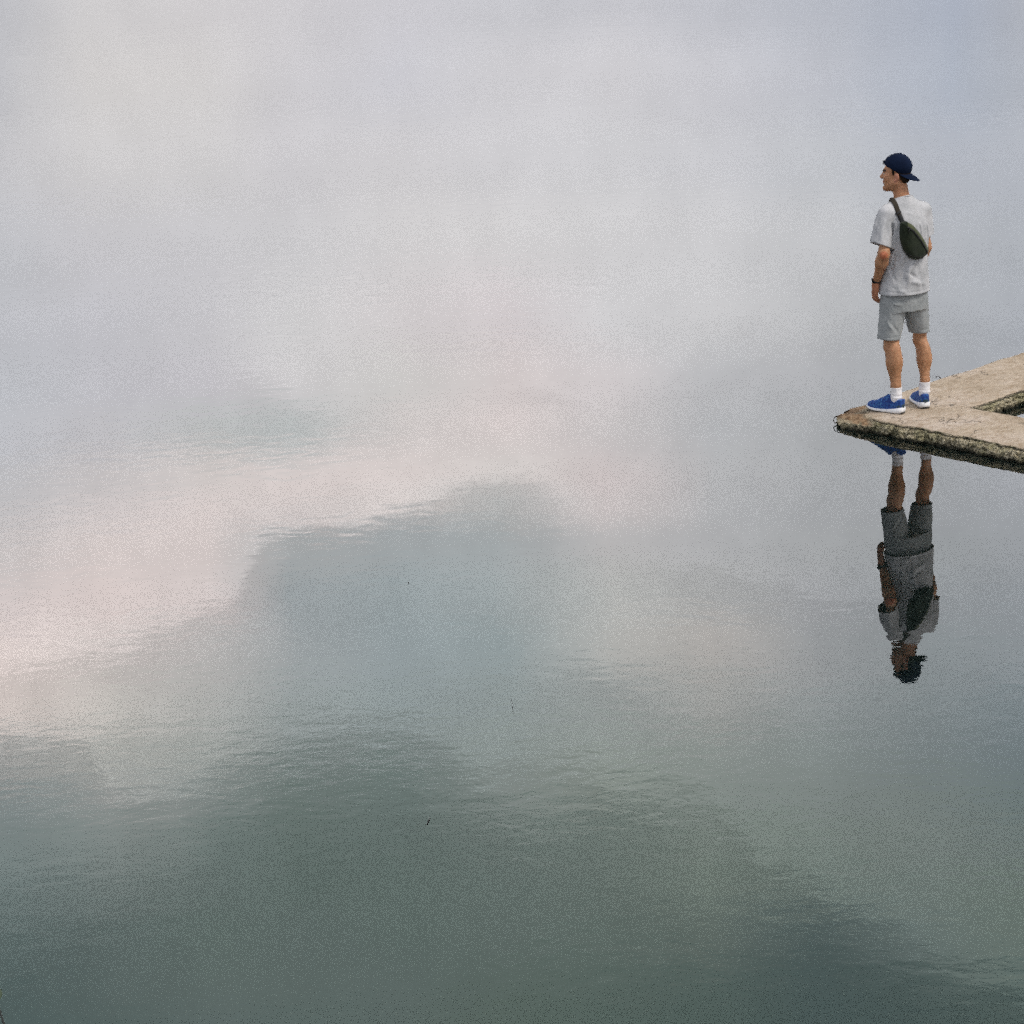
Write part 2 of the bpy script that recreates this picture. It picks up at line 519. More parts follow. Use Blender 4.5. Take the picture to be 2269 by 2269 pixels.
class G:
    """small node helper"""
    def __init__(s, nt): s.nt = nt; s.N = nt.nodes.new; s.L = nt.links.new
    def put(s, sock, v):
        if isinstance(v, bpy.types.NodeSocket): s.L(v, sock)
        elif v is not None: sock.default_value = v
    def math(s, op, a, b=None, c=None, clamp=False):
        n = s.N('ShaderNodeMath'); n.operation = op; n.use_clamp = clamp
        for i, v in enumerate((a, b, c)): s.put(n.inputs[i], v)
        return n.outputs[0]
    def obj(s): return s.N('ShaderNodeTexCoord').outputs['Object']
    def mapping(s, v, scale=(1, 1, 1), rot=(0, 0, 0), loc=(0, 0, 0)):
        n = s.N('ShaderNodeMapping'); s.L(v, n.inputs[0])
        n.inputs['Scale'].default_value = scale; n.inputs['Rotation'].default_value = rot; n.inputs['Location'].default_value = loc
        return n.outputs[0]
    def noise(s, v, scale, detail=3, rough=.5, dist=0, color=False):
        n = s.N('ShaderNodeTexNoise'); s.L(v, n.inputs['Vector'])
        n.inputs['Scale'].default_value = scale; n.inputs['Detail'].default_value = detail
        n.inputs['Roughness'].default_value = rough; n.inputs['Distortion'].default_value = dist
        return n.outputs['Color' if color else 0]
    def ramp(s, v, stops, interp='LINEAR'):
        n = s.N('ShaderNodeValToRGB'); r = n.color_ramp; r.interpolation = interp
        while len(r.elements) < len(stops): r.elements.new(.5)
        for e, (p, c) in zip(r.elements, stops): e.position = p
        for e, (p, c) in zip(r.elements, stops): e.color = (*c, 1) if len(c) == 3 else c
        s.L(v, n.inputs[0]); return n.outputs[0]
    def mix(s, f, a, b, blend='MIX'):
        n = s.N('ShaderNodeMix'); n.data_type = 'RGBA'; n.blend_type = blend
        s.put(n.inputs[0], f)
        for k, v in ((6, a), (7, b)):
            if isinstance(v, tuple) and len(v) == 3: v = (*v, 1)
            s.put(n.inputs[k], v)
        return n.outputs[2]
    def range(s, v, a, b, c=0, d=1, smooth=True):
        n = s.N('ShaderNodeMapRange'); n.interpolation_type = 'SMOOTHSTEP' if smooth else 'LINEAR'
        s.L(v, n.inputs[0])
        for i, q in zip((1, 2, 3, 4), (a, b, c, d)): n.inputs[i].default_value = q
        return n.outputs[0]
    def bump(s, hgt, dist, strength=1, normal=None):
        n = s.N('ShaderNodeBump'); s.L(hgt, n.inputs['Height']); n.inputs['Distance'].default_value = dist
        n.inputs['Strength'].default_value = strength
        if normal is not None: s.L(normal, n.inputs['Normal'])
        return n.outputs[0]


def fabric(name, c1, c2, scale=220, rough=.9, heather=.5, bump=.0006, big=9, sheen=.05):
    m, nt, b = new_mat(name); g = G(nt); v = g.obj()
    n1 = g.noise(v, scale, 2, .6)
    n2 = g.noise(v, big, 4, .6)
    f = g.math('ADD', g.math('MULTIPLY', n1, heather), g.math('MULTIPLY', n2, 1 - heather))
    col = g.ramp(f, [(.36, c1), (.62, c2)])
    g.L(col, b.inputs['Base Color']); b.inputs['Roughness'].default_value = rough
    b.inputs['Specular IOR Level'].default_value = .12
    b.inputs['Sheen Weight'].default_value = sheen; b.inputs['Sheen Roughness'].default_value = .6
    wr = g.noise(g.mapping(v, (1, 1, .45)), 26, 4, .55, .6)
    bb = g.bump(wr, .006, .6)
    g.L(g.bump(n1, bump, .6, bb), b.inputs['Normal'])
    return m


M_TEE = fabric('heather_white_jersey', (.36, .37, .38), (.57, .565, .58), heather=.55)
M_SHORTS = fabric('grey_melange_fleece', (.22, .24, .245), (.385, .395, .395), scale=170, heather=.6)
M_SOCK = fabric('white_knit', (.70, .69, .71), (.82, .80, .82), scale=300, heather=.6)
M_CAP = fabric('navy_cotton', (.003, .007, .022), (.006, .014, .040), scale=260, sheen=.0)
M_STRAP = fabric('brown_webbing', (.030, .026, .019), (.055, .045, .033), scale=400)
M_BAG = fabric('dark_olive_nylon', (.008, .014, .008), (.022, .030, .014), scale=260, big=14, rough=.7, sheen=.1)
M_BAG2 = fabric('light_olive_nylon', (.045, .055, .025), (.085, .095, .045), scale=260, big=14, rough=.7, sheen=.1)
M_HAIR = fabric('dark_brown_hair', (.010, .007, .005), (.028, .018, .012), scale=500, sheen=0)


def plain(name, col, rough=.5, metal=0, spec=.5):
    m, nt, b = new_mat(name); g = G(nt); v = g.obj()
    n = g.noise(v, 60, 3)
    c = g.mix(n, tuple(k * .8 for k in col), tuple(min(1, k * 1.15) for k in col))
    g.L(c, b.inputs['Base Color']); b.inputs['Roughness'].default_value = rough
    b.inputs['Metallic'].default_value = metal; b.inputs['Specular IOR Level'].default_value = spec
    return m


M_BLACK = plain('black_plastic', (.008, .008, .009), .45)
M_FOAM = plain('white_foam', (.78, .78, .80), .6)
M_RUBBER = plain('black_rubber', (.012, .012, .013), .7)
M_METAL = plain('grey_metal', (.45, .46, .48), .35, .9)
M_EYE = plain('eye_white', (.55, .52, .50), .2)
M_RUST = plain('rusty_steel', (.035, .022, .015), .8, .2)
M_WOOD = plain('dark_wet_wood', (.010, .009, .007), .5)
M_STALK = plain('dark_stalk', (.006, .009, .006), .55)
M_LEAF = plain('green_leaf', (.035, .055, .025), .6)


def mat_skin():
    m, nt, b = new_mat('tanned_skin'); g = G(nt); v = g.obj()
    at = g.N('ShaderNodeAttribute'); at.attribute_name = 'tone'
    n = g.noise(v, 55, 4, .65)
    n2 = g.noise(g.mapping(v, (1, 1, .35)), 330, 2, .6)      # fine hairs
    mott = g.ramp(n, [(.3, (.70, .62, .58)), (.7, (1.14, 1.13, 1.12))])
    sepz = g.N('ShaderNodeSeparateXYZ'); g.L(v, sepz.inputs[0])
    shin = g.math('MULTIPLY', g.range(sepz.outputs[2], .62, .30), 1.0)
    hair = g.math('MULTIPLY', g.range(n2, .46, .60), g.math('ADD', g.math('MULTIPLY', shin, .60), .14))
    c = g.mix(1.0, at.outputs['Color'], mott, 'MULTIPLY')
    c = g.mix(hair, c, (.16, .075, .028))
    g.L(c, b.inputs['Base Color']); b.inputs['Roughness'].default_value = .52
    b.inputs['Specular IOR Level'].default_value = .35
    b.inputs['Subsurface Weight'].default_value = .06
    b.inputs['Subsurface Radius'].default_value = (.012, .005, .003)
    b.inputs['Subsurface Scale'].default_value = .3
    g.L(g.bump(n2, .0006, .5), b.inputs['Normal'])
    return m


def mat_shoe():
    m, nt, b = new_mat('blue_knit_upper'); g = G(nt); v = g.obj()
    n = g.noise(v, 70, 4, .7)
    n2 = g.noise(g.mapping(v, (1, 1, .5)), 210, 2, .6)
    c = g.ramp(n, [(.34, (.003, .014, .085)), (.47, (.006, .040, .250)), (.57, (.010, .085, .290)), (.66, (.09, .26, .46))])
    c = g.mix(g.range(n2, .55, .72, 0, .35), c, (.10, .22, .45))
    g.L(c, b.inputs['Base Color']); b.inputs['Roughness'].default_value = .8
    g.L(g.bump(n2, .0012, .6), b.inputs['Normal'])
    return m


M_SKIN = mat_skin()
M_SHOE = mat_shoe()
M_HEEL = plain('teal_heel_panel', (.012, .042, .068), .5)


def mat_water():
    m = bpy.data.materials.new('lake_water'); m.use_nodes = True
    nt = m.node_tree; nt.nodes.clear(); g = G(nt)
    pos = g.N('ShaderNodeNewGeometry').outputs['Position']
    # long faint undulations plus patches of fine ripples
    n_long = g.noise(g.mapping(pos, (.55, 1.0, 1)), .9, 2, .5)
    n_med = g.noise(g.mapping(pos, (.8, 1.0, 1), rot=(0, 0, rad(4))), 5.5, 1, .45, .5)
    n_fine = g.noise(g.mapping(pos, (.85, 1.1, 1), rot=(0, 0, rad(-6))), 15, 2, .6, .8)
    patch = g.range(g.noise(g.mapping(pos, (.6, .35, 1), loc=(3.1, 7.3, 0)), .34, 2, .6), .46, .64)
    dist = g.N('ShaderNodeVectorMath'); dist.operation = 'DISTANCE'; g.L(pos, dist.inputs[0]); dist.inputs[1].default_value = (3.0, 21.9, 0)
    far = g.range(dist.outputs['Value'], 3.6, 8.0)
    lee = g.range(dist.outputs['Value'], 2.4, 5.4, .06, 1.0)          # sheltered water beside the slab
    h1 = g.bump(n_long, .0005, 1)
    h2 = g.bump(g.math('MULTIPLY', n_med, g.math('MULTIPLY', lee, g.math('ADD', g.math('MULTIPLY', patch, .5), .5))), .00075, 1, h1)
    fine = g.math('MULTIPLY', n_fine, g.math('MULTIPLY', far, g.math('ADD', g.math('MULTIPLY', patch, .65), .5)))
    nrm = g.bump(fine, .00030, 1, h2)
    fr = g.N('ShaderNodeFresnel'); fr.inputs['IOR'].default_value = 1.333; g.L(nrm, fr.inputs['Normal'])
    gl = g.N('ShaderNodeBsdfGlossy'); gl.inputs['Roughness'].default_value = 0.0; gl.inputs['Color'].default_value = (1, 1, 1, 1)
    g.L(nrm, gl.inputs['Normal'])
    rf = g.N('ShaderNodeBsdfRefraction'); rf.inputs['IOR'].default_value = 1.333; rf.inputs['Roughness'].default_value = .05
    rf.inputs['Color'].default_value = (.90, .98, .95, 1)
    df = g.N('ShaderNodeBsdfDiffuse'); df.inputs['Color'].default_value = (.0022, .0046, .0042, 1)
    body = g.N('ShaderNodeAddShader'); g.L(rf.outputs[0], body.inputs[0]); g.L(df.outputs[0], body.inputs[1])
    mx = g.N('ShaderNodeMixShader'); g.L(fr.outputs[0], mx.inputs[0]); g.L(body.outputs[0], mx.inputs[1]); g.L(gl.outputs[0], mx.inputs[2])
    out = g.N('ShaderNodeOutputMaterial'); g.L(mx.outputs[0], out.inputs[0])
    return m


M_WATER = mat_water()


def mat_bed():
    m, nt, b = new_mat('silty_bed'); g = G(nt)
    pos = g.N('ShaderNodeNewGeometry').outputs['Position']
    c = g.ramp(g.noise(pos, .8, 4), [(.3, (.001, .0016, .001)), (.7, (.003, .004, .0026))])
    g.L(c, b.inputs['Base Color']); b.inputs['Roughness'].default_value = 1
    return m


def mat_slab():
    m, nt, b = new_mat('weathered_concrete'); g = G(nt); v = g.obj()
    sep = g.N('ShaderNodeSeparateXYZ'); g.L(v, sep.inputs[0]); z = sep.outputs[2]
    nrm = g.N('ShaderNodeSeparateXYZ'); g.L(g.N('ShaderNodeNewGeometry').outputs['Normal'], nrm.inputs[0])
    # dry worn top: beige, brushed faintly along the beam, with pale and brown patches
    streak = g.noise(g.mapping(v, (1, .6, 1), rot=(0, 0, rad(28))), 22, 6, .72)
    blot = g.noise(v, 2.6, 4, .6)
    grit = g.noise(v, 190, 3, .75)
    top = g.ramp(blot, [(.30, (.38, .30, .215)), (.5, (.49, .40, .305)), (.72, (.58, .49, .41))])
    top = g.mix(g.range(streak, .34, .56, .9, 0), top, g.mix(1, top, (.70, .64, .57), 'MULTIPLY'))
    fib = g.noise(g.mapping(v, (1, .5, 1), rot=(0, 0, rad(-62)), loc=(4, 2, 0)), 42, 6, .8)
    top = g.mix(g.range(fib, .30, .40, .75, 0), top, (.17, .125, .085))
    top = g.mix(g.range(grit, .32, .47, .75, 0), top, (.16, .115, .075))
    # hairline cracks
    cr_n = g.noise(g.mapping(v, (1, .45, 1), rot=(0, 0, rad(20))), 2.3, 5, .62)
    cr = g.range(g.math('ABSOLUTE', g.math('SUBTRACT', cr_n, .5)), .0, .0075, 1, 0)
    cr = g.math('MULTIPLY', cr, g.range(g.noise(v, 3.1, 2), .50, .60))
    top = g.mix(g.math('MULTIPLY', cr, .85), top, (.06, .045, .03))
    # rust-brown broken corner
    at = g.N('ShaderNodeAttribute'); at.attribute_name = 'broken'
    brk = g.ramp(g.noise(v, 28, 5, .7), [(.35, (.10, .055, .028)), (.5, (.27, .17, .095)), (.68, (.42, .31, .20))])
    top = g.mix(at.outputs['Fac'], top, brk)
    # mossy pebbly side, darker where it stays wet
    vo = g.N('ShaderNodeTexVoronoi'); vo.inputs['Scale'].default_value = 42; g.L(v, vo.inputs['Vector'])
    mossn = g.noise(g.mapping(v, (1, 1, 1.5)), 62, 6, .82)
    side = g.ramp(mossn, [(.33, (.028, .022, .012)), (.40, (.20, .165, .090)), (.47, (.44, .36, .215)), (.55, (.78, .70, .52))])
    side = g.mix(g.range(vo.outputs['Distance'],   .35, .85, 0, .7), side, (.035, .034, .016))
    side = g.mix(g.range(g.noise(v, 5.5, 3), .45, .62, 0, .4), side, g.mix(1, side, (.42, .50, .26), 'MULTIPLY'))
    wet = g.range(g.math('ADD', z, g.math('MULTIPLY', g.math('SUBTRACT', g.noise(v, 14, 4), .5), .05)), .030, .006)
    side = g.mix(g.math('MULTIPLY', wet, .88), side, (.012, .014, .007))
    groove_shade = g.math('MULTIPLY', g.range(g.math('ABSOLUTE', g.math('SUBTRACT', g.math('ADD', z, g.math('MULTIPLY', g.math('SUBTRACT', g.noise(v, 30, 3), .5), .014)), .080)), .001, .006, 1, 0), g.range(g.noise(v, 3.4, 3, .5), .40, .50))  # shade of the groove under the crust, painted as a dark line
    side = g.mix(g.math('MULTIPLY', groove_shade, .9), side, (.006, .005, .003))
    edge = g.math('ADD', z, g.math('MULTIPLY', g.math('SUBTRACT', g.noise(v, 22, 3), .5), .012))
    is_top = g.math('MULTIPLY', g.range(edge, .080, .092), g.range(nrm.outputs[2], .55, .8))
    is_top = g.math('MAXIMUM', is_top, g.math('MULTIPLY', at.outputs['Fac'], g.range(nrm.outputs[2], .4, .65)))
    col = g.mix(is_top, side, top)
    g.L(col, b.inputs['Base Color'])
    rr = g.math('SUBTRACT', .92, g.math('MULTIPLY', wet, .4)); g.L(rr, b.inputs['Roughness'])
    b.inputs['Specular IOR Level'].default_value = .3
    b1 = g.bump(grit, .006, .9)
    b2 = g.bump(g.math('MULTIPLY', mossn, g.math('SUBTRACT', 1, is_top)), .035, 1, b1)
    b3 = g.bump(g.math('MULTIPLY', g.math('SUBTRACT', 1, vo.outputs['Distance']), g.math('SUBTRACT', 1, is_top)), .022, 1, b2)
    b4 = g.bump(g.math('SUBTRACT', streak, cr), .012, .7, b3)
    g.L(b4, b.inputs['Normal'])
    return m


M_SLAB = mat_slab()

# ------------------------------------------------------------------ the setting: water and bed
bm = bmesh.new()
bmesh.ops.create_grid(bm, x_segments=1, y_segments=1, size=2500)
me = bpy.data.meshes.new('water'); bm.to_mesh(me); bm.free()
water = link_mesh('water', me, M_WATER, smooth=False)
water.location = (0, 1500, 0)
tag(water, 'calm grey-green water mirroring the clouds', 'water', kind='structure')

bm = bmesh.new()
bmesh.ops.create_grid(bm, x_segments=1, y_segments=1, size=2500)
me = bpy.data.meshes.new('lake_bed'); bm.to_mesh(me); bm.free()
bed = link_mesh('lake_bed', me, mat_bed(), smooth=False)
bed.location = (0, 1500, -1.6)
tag(bed, 'dark silty bottom under the water', 'ground', kind='structure')

# ------------------------------------------------------------------ concrete slab frame with its open hatch
ROOT = (2.877, 21.748, .10)
PHI = math.atan2(ROOT[0], ROOT[1])
T = np.array([.770, -.638]); Nn = np.array([.638, .770])     # slab axes in the person's local frame
slab_ang = math.atan2(T[1], T[0]) - PHI
slab = empty('concrete_slab', (ROOT[0], ROOT[1], 0), slab_ang)
tag(slab, 'weathered beige concrete slab frame with mossy broken edge lying just above the water', 'concrete slab')


def build_slab():
    h = .009
    F = Field((-.48, -.58, -.26), (2.0, 2.75, .15), h)
    sl, (x, y, z) = F.box(F.lo, F.lo + F.n * h)
    x = np.broadcast_to(x, F.f.shape); y = np.broadcast_to(y, F.f.shape); z = np.broadcast_to(z, F.f.shape)
    wx = .035 * vnoise(x * 2.3, y * 2.3, z * 0 + 3) + .018 * vnoise(x * 7, y * 7, z * 4 + 9)
    wy = .030 * vnoise(x * 2.1 + 5, y * 2.1, z * 0 + 1) + .018 * vnoise(x * 7 + 3, y * 7, z * 4 + 2)
    # rough pebbly flank swelling out below a thin crust
    rough = .017 * vnoise(x * 17, y * 17, z * 24) + .013 * vnoise(x * 40, y * 40, z * 44) + .006 * vnoise(x * 90, y * 90, z * 90)
    belly = .045 * np.clip((.098 - z) / .05, 0, 1) ** .8 - .02 * np.clip((.02 - z) / .1, 0, 1)
    groove = .020 * np.exp(-((z - .080) / .008) ** 2) * np.clip(vnoise(x * 3.3, y * 3.3, z * 0 + 7) * 2 + .6, 0, 1)
    depth = np.clip((.092 - z) / .02, 0, 1)
    side = belly - groove + rough * (.25 + .9 * depth)
    x0, x1, y0, y1 = -.372, 1.9, -.348, 2.66
    dx = np.maximum(x0 + wx - x, x - x1); dy = np.maximum(y0 + wy * .7 - y, y - y1)
    outer = np.maximum(dx, dy) - side
    cor = ((x0 - x) + (y0 - y)) * .7071 + .085 + .03 * vnoise(x * 9, y * 9, z * 0)   # knocked-off corner
    outer = np.maximum(outer, cor - side)
    ox0, ox1, oy0, oy1 = .378, 1.45, .322, 2.1
    hole = np.maximum(np.maximum(ox0 - x + wx * .5, x - ox1), np.maximum(oy0 - y + wy * .5, y - oy1))
    hole_d = hole + (.25 + .8 * depth) * rough + .004 * depth + .014 * np.clip((.045 - z) / .01, 0, 1)
    top_n = .0022 * vnoise(x * 6, y * 6, z * 0) + .0016 * vnoise(x * 26, y * 26, z * 0)
    dcor = (x - x0) * .75 + (y - y0) * .75
    drop = .050 * np.clip((.36 - dcor) / .34, 0, 1) ** 1.2 * (1 + .5 * vnoise(x * 14, y * 14, z * 0 + 4))
    # edges worn down a little
    edge_w = .012 * np.exp(-np.clip(-np.maximum(dx, dy), 0, 1) / .018)
    inner_w = .034 * np.clip((.045 - hole) / .045, 0, 1) ** 1.3
    edge_w = edge_w + inner_w
    topz = .100 + top_n * .9 - drop - edge_w + .006 * np.clip((.3 - dcor), 0, .3) / .3 * vnoise(x * 40, y * 40, z * 0)
    d = np.maximum(np.maximum(outer * .8, -hole_d * .8), z - topz)
    d = np.maximum(d, -.22 - z)
    F.f[:] = d
    V, Q = F.mesh()
    o = mesh_np('concrete', V, Q, M_SLAB, slab)
    # mark the broken corner for the stone colour
    dc = (V[:, 0] + .372) * .75 + (V[:, 1] + .348) * .75
    nn = vnoise(V[:, 0] * 12, V[:, 1] * 12, V[:, 2] * 12)
    val = np.clip((.30 + .07 * nn - dc) / .08, 0, 1) * np.clip((V[:, 2] - .035) / .02, 0, 1)
    at = o.data.attributes.new('broken', 'FLOAT', 'POINT'); at.data.foreach_set('value', val.astype(np.float32))
    return o


build_slab()
# piers under water that carry the slab
for px, py in ((.0, -.05), (1.68, -.05), (1.68, 2.38), (.0, 2.38)):
    bm = bmesh.new()
    bmesh.ops.create_cone(bm, cap_ends=True, segments=16, radius1=.17, radius2=.14, depth=1.5)
    bmesh.ops.translate(bm, verts=bm.verts, vec=(px, py, -.93))
    me = bpy.data.meshes.new('pier'); bm.to_mesh(me); bm.free()
    link_mesh('pier', me, M_SLAB, slab)
# bent reinforcing bars sticking out of the broken corner and the far edge


def bar(pts, r, name='reinforcing_bar'):
    P = []
    K = [Vector(p) for p in pts]
    for i in range(len(K) - 1):
        a = K[max(i - 1, 0)]; b_ = K[i]; c = K[i + 1]; d = K[min(i + 2, len(K) - 1)]
        for t in np.linspace(0, 1, 6)[:-1 if i < len(K) - 2 else None]:
            P.append(.5 * ((2 * b_) + (c - a) * t + (2 * a - 5 * b_ + 4 * c - d) * t * t + (3 * b_ - a - 3 * c + d) * t ** 3))
    V, Fc = tube(P, r, 8)
    return mesh_py(name, V, Fc, M_RUST, slab)


bar([(-.30, -.28, .060), (-.335, -.318, .064), (-.366, -.336, .052), (-.374, -.345, .034), (-.366, -.348, .016), (-.345, -.335, .010)], .0028)
bar([(-.365, -.15, .060), (-.380, -.18, .066), (-.372, -.23, .056), (-.35, -.27, .045)], .0045)
bar([(-.34, .86, .094), (-.375, .865, .108), (-.395, .868, .108), (-.405, .867, .094)], .0032)

# ------------------------------------------------------------------ the man
WARP = True
person = empty('person', ROOT, -PHI)
tag(person, 'young man in backward navy cap, pale t-shirt and grey shorts standing on the slab', 'person')

Fd = np.array([-.57, .82, 0]); Ld = np.array([-.82, -.57, 0])        # chest direction, his left
Hf = np.array([-.955, .297, 0]); Hl = np.array([-.297, -.955, 0]); Up = np.array([0, 0, 1.0])
HC = np.array([-.118, .028, 1.728])


def hp(u, v, w): return HC + Hf * u + Hl * v + Up * w


HM = np.stack([Hf, Hl, Up])
BM = np.stack([Ld, Fd, Up])
J = dict(
    hipL=(-.104, -.031, .86), kneeL=(-.112, -.056, .50), calfL=(-.086, -.084, .365), ankL=(-.066, -.108, .10), 
    hipR=(.044, .071, .86), kneeR=(.092, .122, .52), calfR=(.130, .088, .35), ankR=(.143, .042, .10),
    shL=(-.184, -.097, 1.425), elL=(-.190, -.180, 1.165), wrL=(-.234, -.055, .940),
    shR=(.084, .094, 1.425), elR=(.106, .090, 1.17), wrR=(.040, .215, 1.00))
for k in J: J[k] = np.array(J[k])


def build_body():
    F = Field((-.36, -.30, .02), (.27, .36, 1.86), .0035)
    A = F.add
    # torso
    A(loft(smooth_keys([(.78, -.03, .02, .15, .10), (.86, -.03, .02, .165, .11), (.95, -.032, .018, .13, .085), (1.05, -.036, .01, .108, .070),
                        (1.2, -.04, -.004, .112, .072), (1.33, -.043, -.008, .125, .074), (1.41, -.045, -.005, .140, .085), (1.47, -.05, 0, .085, .06)]),
           Fd[:2], Ld[:2], .78, 1.47), .03)
    A(cone(J['shL'] + (.03, .02, 0), J['shR'] + (-.03, -.02, 0), .046, .046), .03)
    A(cone((-.060, .0, 1.46), (-.098, .018, 1.63), .062, .052), .05)
    A(cone((-.075, .0, 1.48), J['shL'] + (.02, .0, -.01), .038, .038), .03)
    A(cone((-.045, .02, 1.48), J['shR'] + (-.02, .0, -.01), .038, .038), .03)
    # legs
    for s in 'LR':
        hip, kn, ca, an = J['hip' + s], J['knee' + s], J['calf' + s], J['ank' + s]
        sc = .92 if s == 'L' else .82
        A(cone(hip, kn + (0, 0, .05), .083, .058 * sc), .04)
        A(cone(kn + (0, 0, .05), kn - (0, 0, .03), .058 * sc, .055 * sc), .03)
        A(cone(kn - (0, 0, .03), ca, .050 * sc, .054 * sc), .03)
        A(ell(ca + (np.array([.006, -.012, .01])), (.049 * sc, .055 * sc, .115)), .05)      # calf muscle
        A(cone(ca, an + (0, 0, .10), .052 * sc, .040 * sc), .03)
        A(cone(an + (0, 0, .10), an - (0, 0, .02), .036 * sc, .029), .02)
        f = np.array([-.80, .60, 0]) if s == 'L' else np.array([-.20, .98, 0])
        A(cone(an - (0, 0, .045) - f * .02, an + f * .12 - (0, 0, .062), .024, .020), .02)
        A(cone(an + f * .12 - (0, 0, .062), an + f * .18 - (0, 0, .064), .022, .014), .02)
    # arms
    for s in 'LR':
        sh, el, wr = J['sh' + s], J['el' + s], J['wr' + s]
        A(cone(sh + (el - sh) * .1, sh + (el - sh) * .6, .038, .036), .02); A(cone(sh + (el - sh) * .6, el, .036, .039), .02)
        A(ell(sh + (el - sh) * .12, (.042, .045, .055)), .02)
        m = el + (wr - el) * .28
        A(cone(el, m, .037, .042), .03)
        A(cone(m, wr, .042, .0265), .03)
        A(ell(el + np.array([.0, -.012, .004]), (.022, .022, .03)), .02)
    # left hand hanging, slightly curled, palm to the thigh
    w = J['wrL']
    fwdh = np.array([-.50, .86, 0.0]); out = np.array([-.86, -.50, 0.0])     # across the palm (thumb side), back of hand
    dn = np.array([-.10, .06, -1.0]); dn /= np.linalg.norm(dn)
    Mh = np.stack([fwdh, out, dn])
    A(ell(w + dn * .045 + out * .002, (.037, .0165, .052), Mh), .02)
    A(cone(w, w + dn * .05, .024, .024), .015)
    inn = -out
    for i, (off, L1, L2, L3, r) in enumerate(((.027, .040, .024, .018, .0088), (.009, .044, .027, .019, .0090), (-.009, .041, .025, .018, .0086), (-.026, .032, .019, .015, .0078))):
        k0 = w + dn * .083 + fwdh * off
        k1 = k0 + (dn * .97 + inn * (.22 + .05 * i)) * L1
        k2 = k1 + (dn * .82 + inn * (.58 + .05 * i)) * L2
        k3 = k2 + (dn * .55 + inn * .85) * L3
        A(cone(w + dn * .05 + fwdh * off * .8, k0, .012, r * 1.12), .006)
        A(cone(k0, k1, r * 1.1, r), .003); A(cone(k1, k2, r, r * .93), .003); A(cone(k2, k3, r * .93, r * .78), .003)
    t0 = w + dn * .022 + fwdh * .022
    t1 = t0 + (fwdh * .55 + dn * .75 + inn * .3) * .042
    t2 = t1 + (fwdh * .25 + dn * .9 + inn * .35) * .034
    t3 = t2 + (fwdh * .02 + dn * .95 + inn * .35) * .026
    A(cone(t0, t1, .015, .0115), .012); A(cone(t1, t2, .0112, .0102), .004); A(cone(t2, t3, .0102, .0085), .004)
    # right hand: palm and fingers slipped to the front of the shorts
    w = J['wrR']
    dn = np.array([-.28, .10, -.95]); dn /= np.linalg.norm(dn)
    acr = np.cross(dn, [-.57, .82, 0]); acr /= np.linalg.norm(acr)
    outn = np.cross(acr, dn)
    A(ell(w + dn * .045, (.036, .016, .050), np.stack([acr, outn, dn])), .02)
    for off, L1 in ((.027, .07), (.009, .078), (-.009, .073), (-.026, .058)):
        k0 = w + dn * .08 + acr * off
        A(cone(w + dn * .05 + acr * off * .8, k0, .012, .0095), .006)
        k1 = k0 + dn * L1 * .55; k2 = k1 + (dn * .85 - outn * .4) * L1 * .5
        A(cone(k0, k1, .0095, .009), .003); A(cone(k1, k2, .009, .0075), .003)
    t0 = w + dn * .02 + acr * .022
    t1 = t0 + (acr * .6 + dn * .75) * .045; t2 = t1 + dn * .05
    A(cone(t0, t1, .014, .011), .01); A(cone(t1, t2, .011, .009), .004)
    # head
    A(ell(hp(-.006, 0, .018), (.090, .073, .092), HM), .03)
    A(ell(hp(.030, 0, -.045), (.066, .060, .088), HM), .03)
    A(ell(hp(.020, 0, -.092), (.062, .053, .050), HM), .03)
    for v in (1, -1):
        A(cone(hp(-.012, .054 * v, -.083), hp(.066, .018 * v, -.134), .018, .018), .03)
        A(ell(hp(.058, .042 * v, -.052), (.026, .020, .022), HM), .025)         # cheekbone
    A(ell(hp(.083, 0, -.134), (.016, .020, .016), HM), .02)                     # chin
    A(cone(hp(.083, -.036, -.008), hp(.083, .036, -.008), .011, .011), .02)     # brow
    A(cone(hp(.090, 0, -.018), hp(.112, 0, -.055), .008, .0115), .012)          # nose
    for v in (1, -1):
        A(ell(hp(.104, .011 * v, -.060), (.011, .008, .008), HM), .008)
    A(ell(hp(.112, 0, -.056), (.012, .011, .010), HM), .008)
    for v in (1, -1):
        A(ell(hp(.096, .033 * v, -.027), (.017, .016, .010), HM), .012, 'sub')  # eye sockets
    A(ell(hp(.092, 0, -.086), (.013, .022, .0065), HM), .008)                   # lips
    A(ell(hp(.089, 0, -.097), (.013, .020, .0075), HM), .008)
    A(ell(hp(.100, 0, -.0915), (.007, .022, .0018), HM), .002, 'sub')
    A(ell(hp(.098, 0, -.112), (.009, .022, .005), HM), .010, 'sub')
    for v in (1, -1):                                                            # ears
        A(ell(hp(-.022, .077 * v, -.038), (.019, .007, .031), np.stack([Hf * .95 - Hl * .3 * v, Hl * .95 + Hf * .3 * v, Up])), .006)
        A(ell(hp(-.014, .084 * v, -.036), (.009, .007, .017), HM), .005, 'sub')
        A(ell(hp(-.012, .075 * v, -.064), (.010, .007, .010), HM), .006)
    V, Q = F.mesh()
    o = mesh_np('body', V, Q, M_SKIN, person)
    d = V - HC
    u = d @ Hf; v = np.abs(d @ Hl); w = d[:, 2]
    col = np.tile(np.array([.50, .265, .145, 1.0]), (len(V), 1))
    face = (w > -.17) & (V[:, 2] > 1.52)
    col[face, :3] = (.56, .285, .160)
    brow = (np.abs(w - (-.004 + .12 * np.clip(.03 - v, -.01, .03) * -1)) < .0085) & (v > .008) & (v < .052) & (u > .055)  # eyebrows, colour area enlarged to paint in the brow shadow too
    col[brow, :3] = (.030, .016, .010)
    lips = (np.abs(w + .0915) < .0125) & (v < .024) & (u > .082)
    col[lips, :3] = (.34, .10, .075)
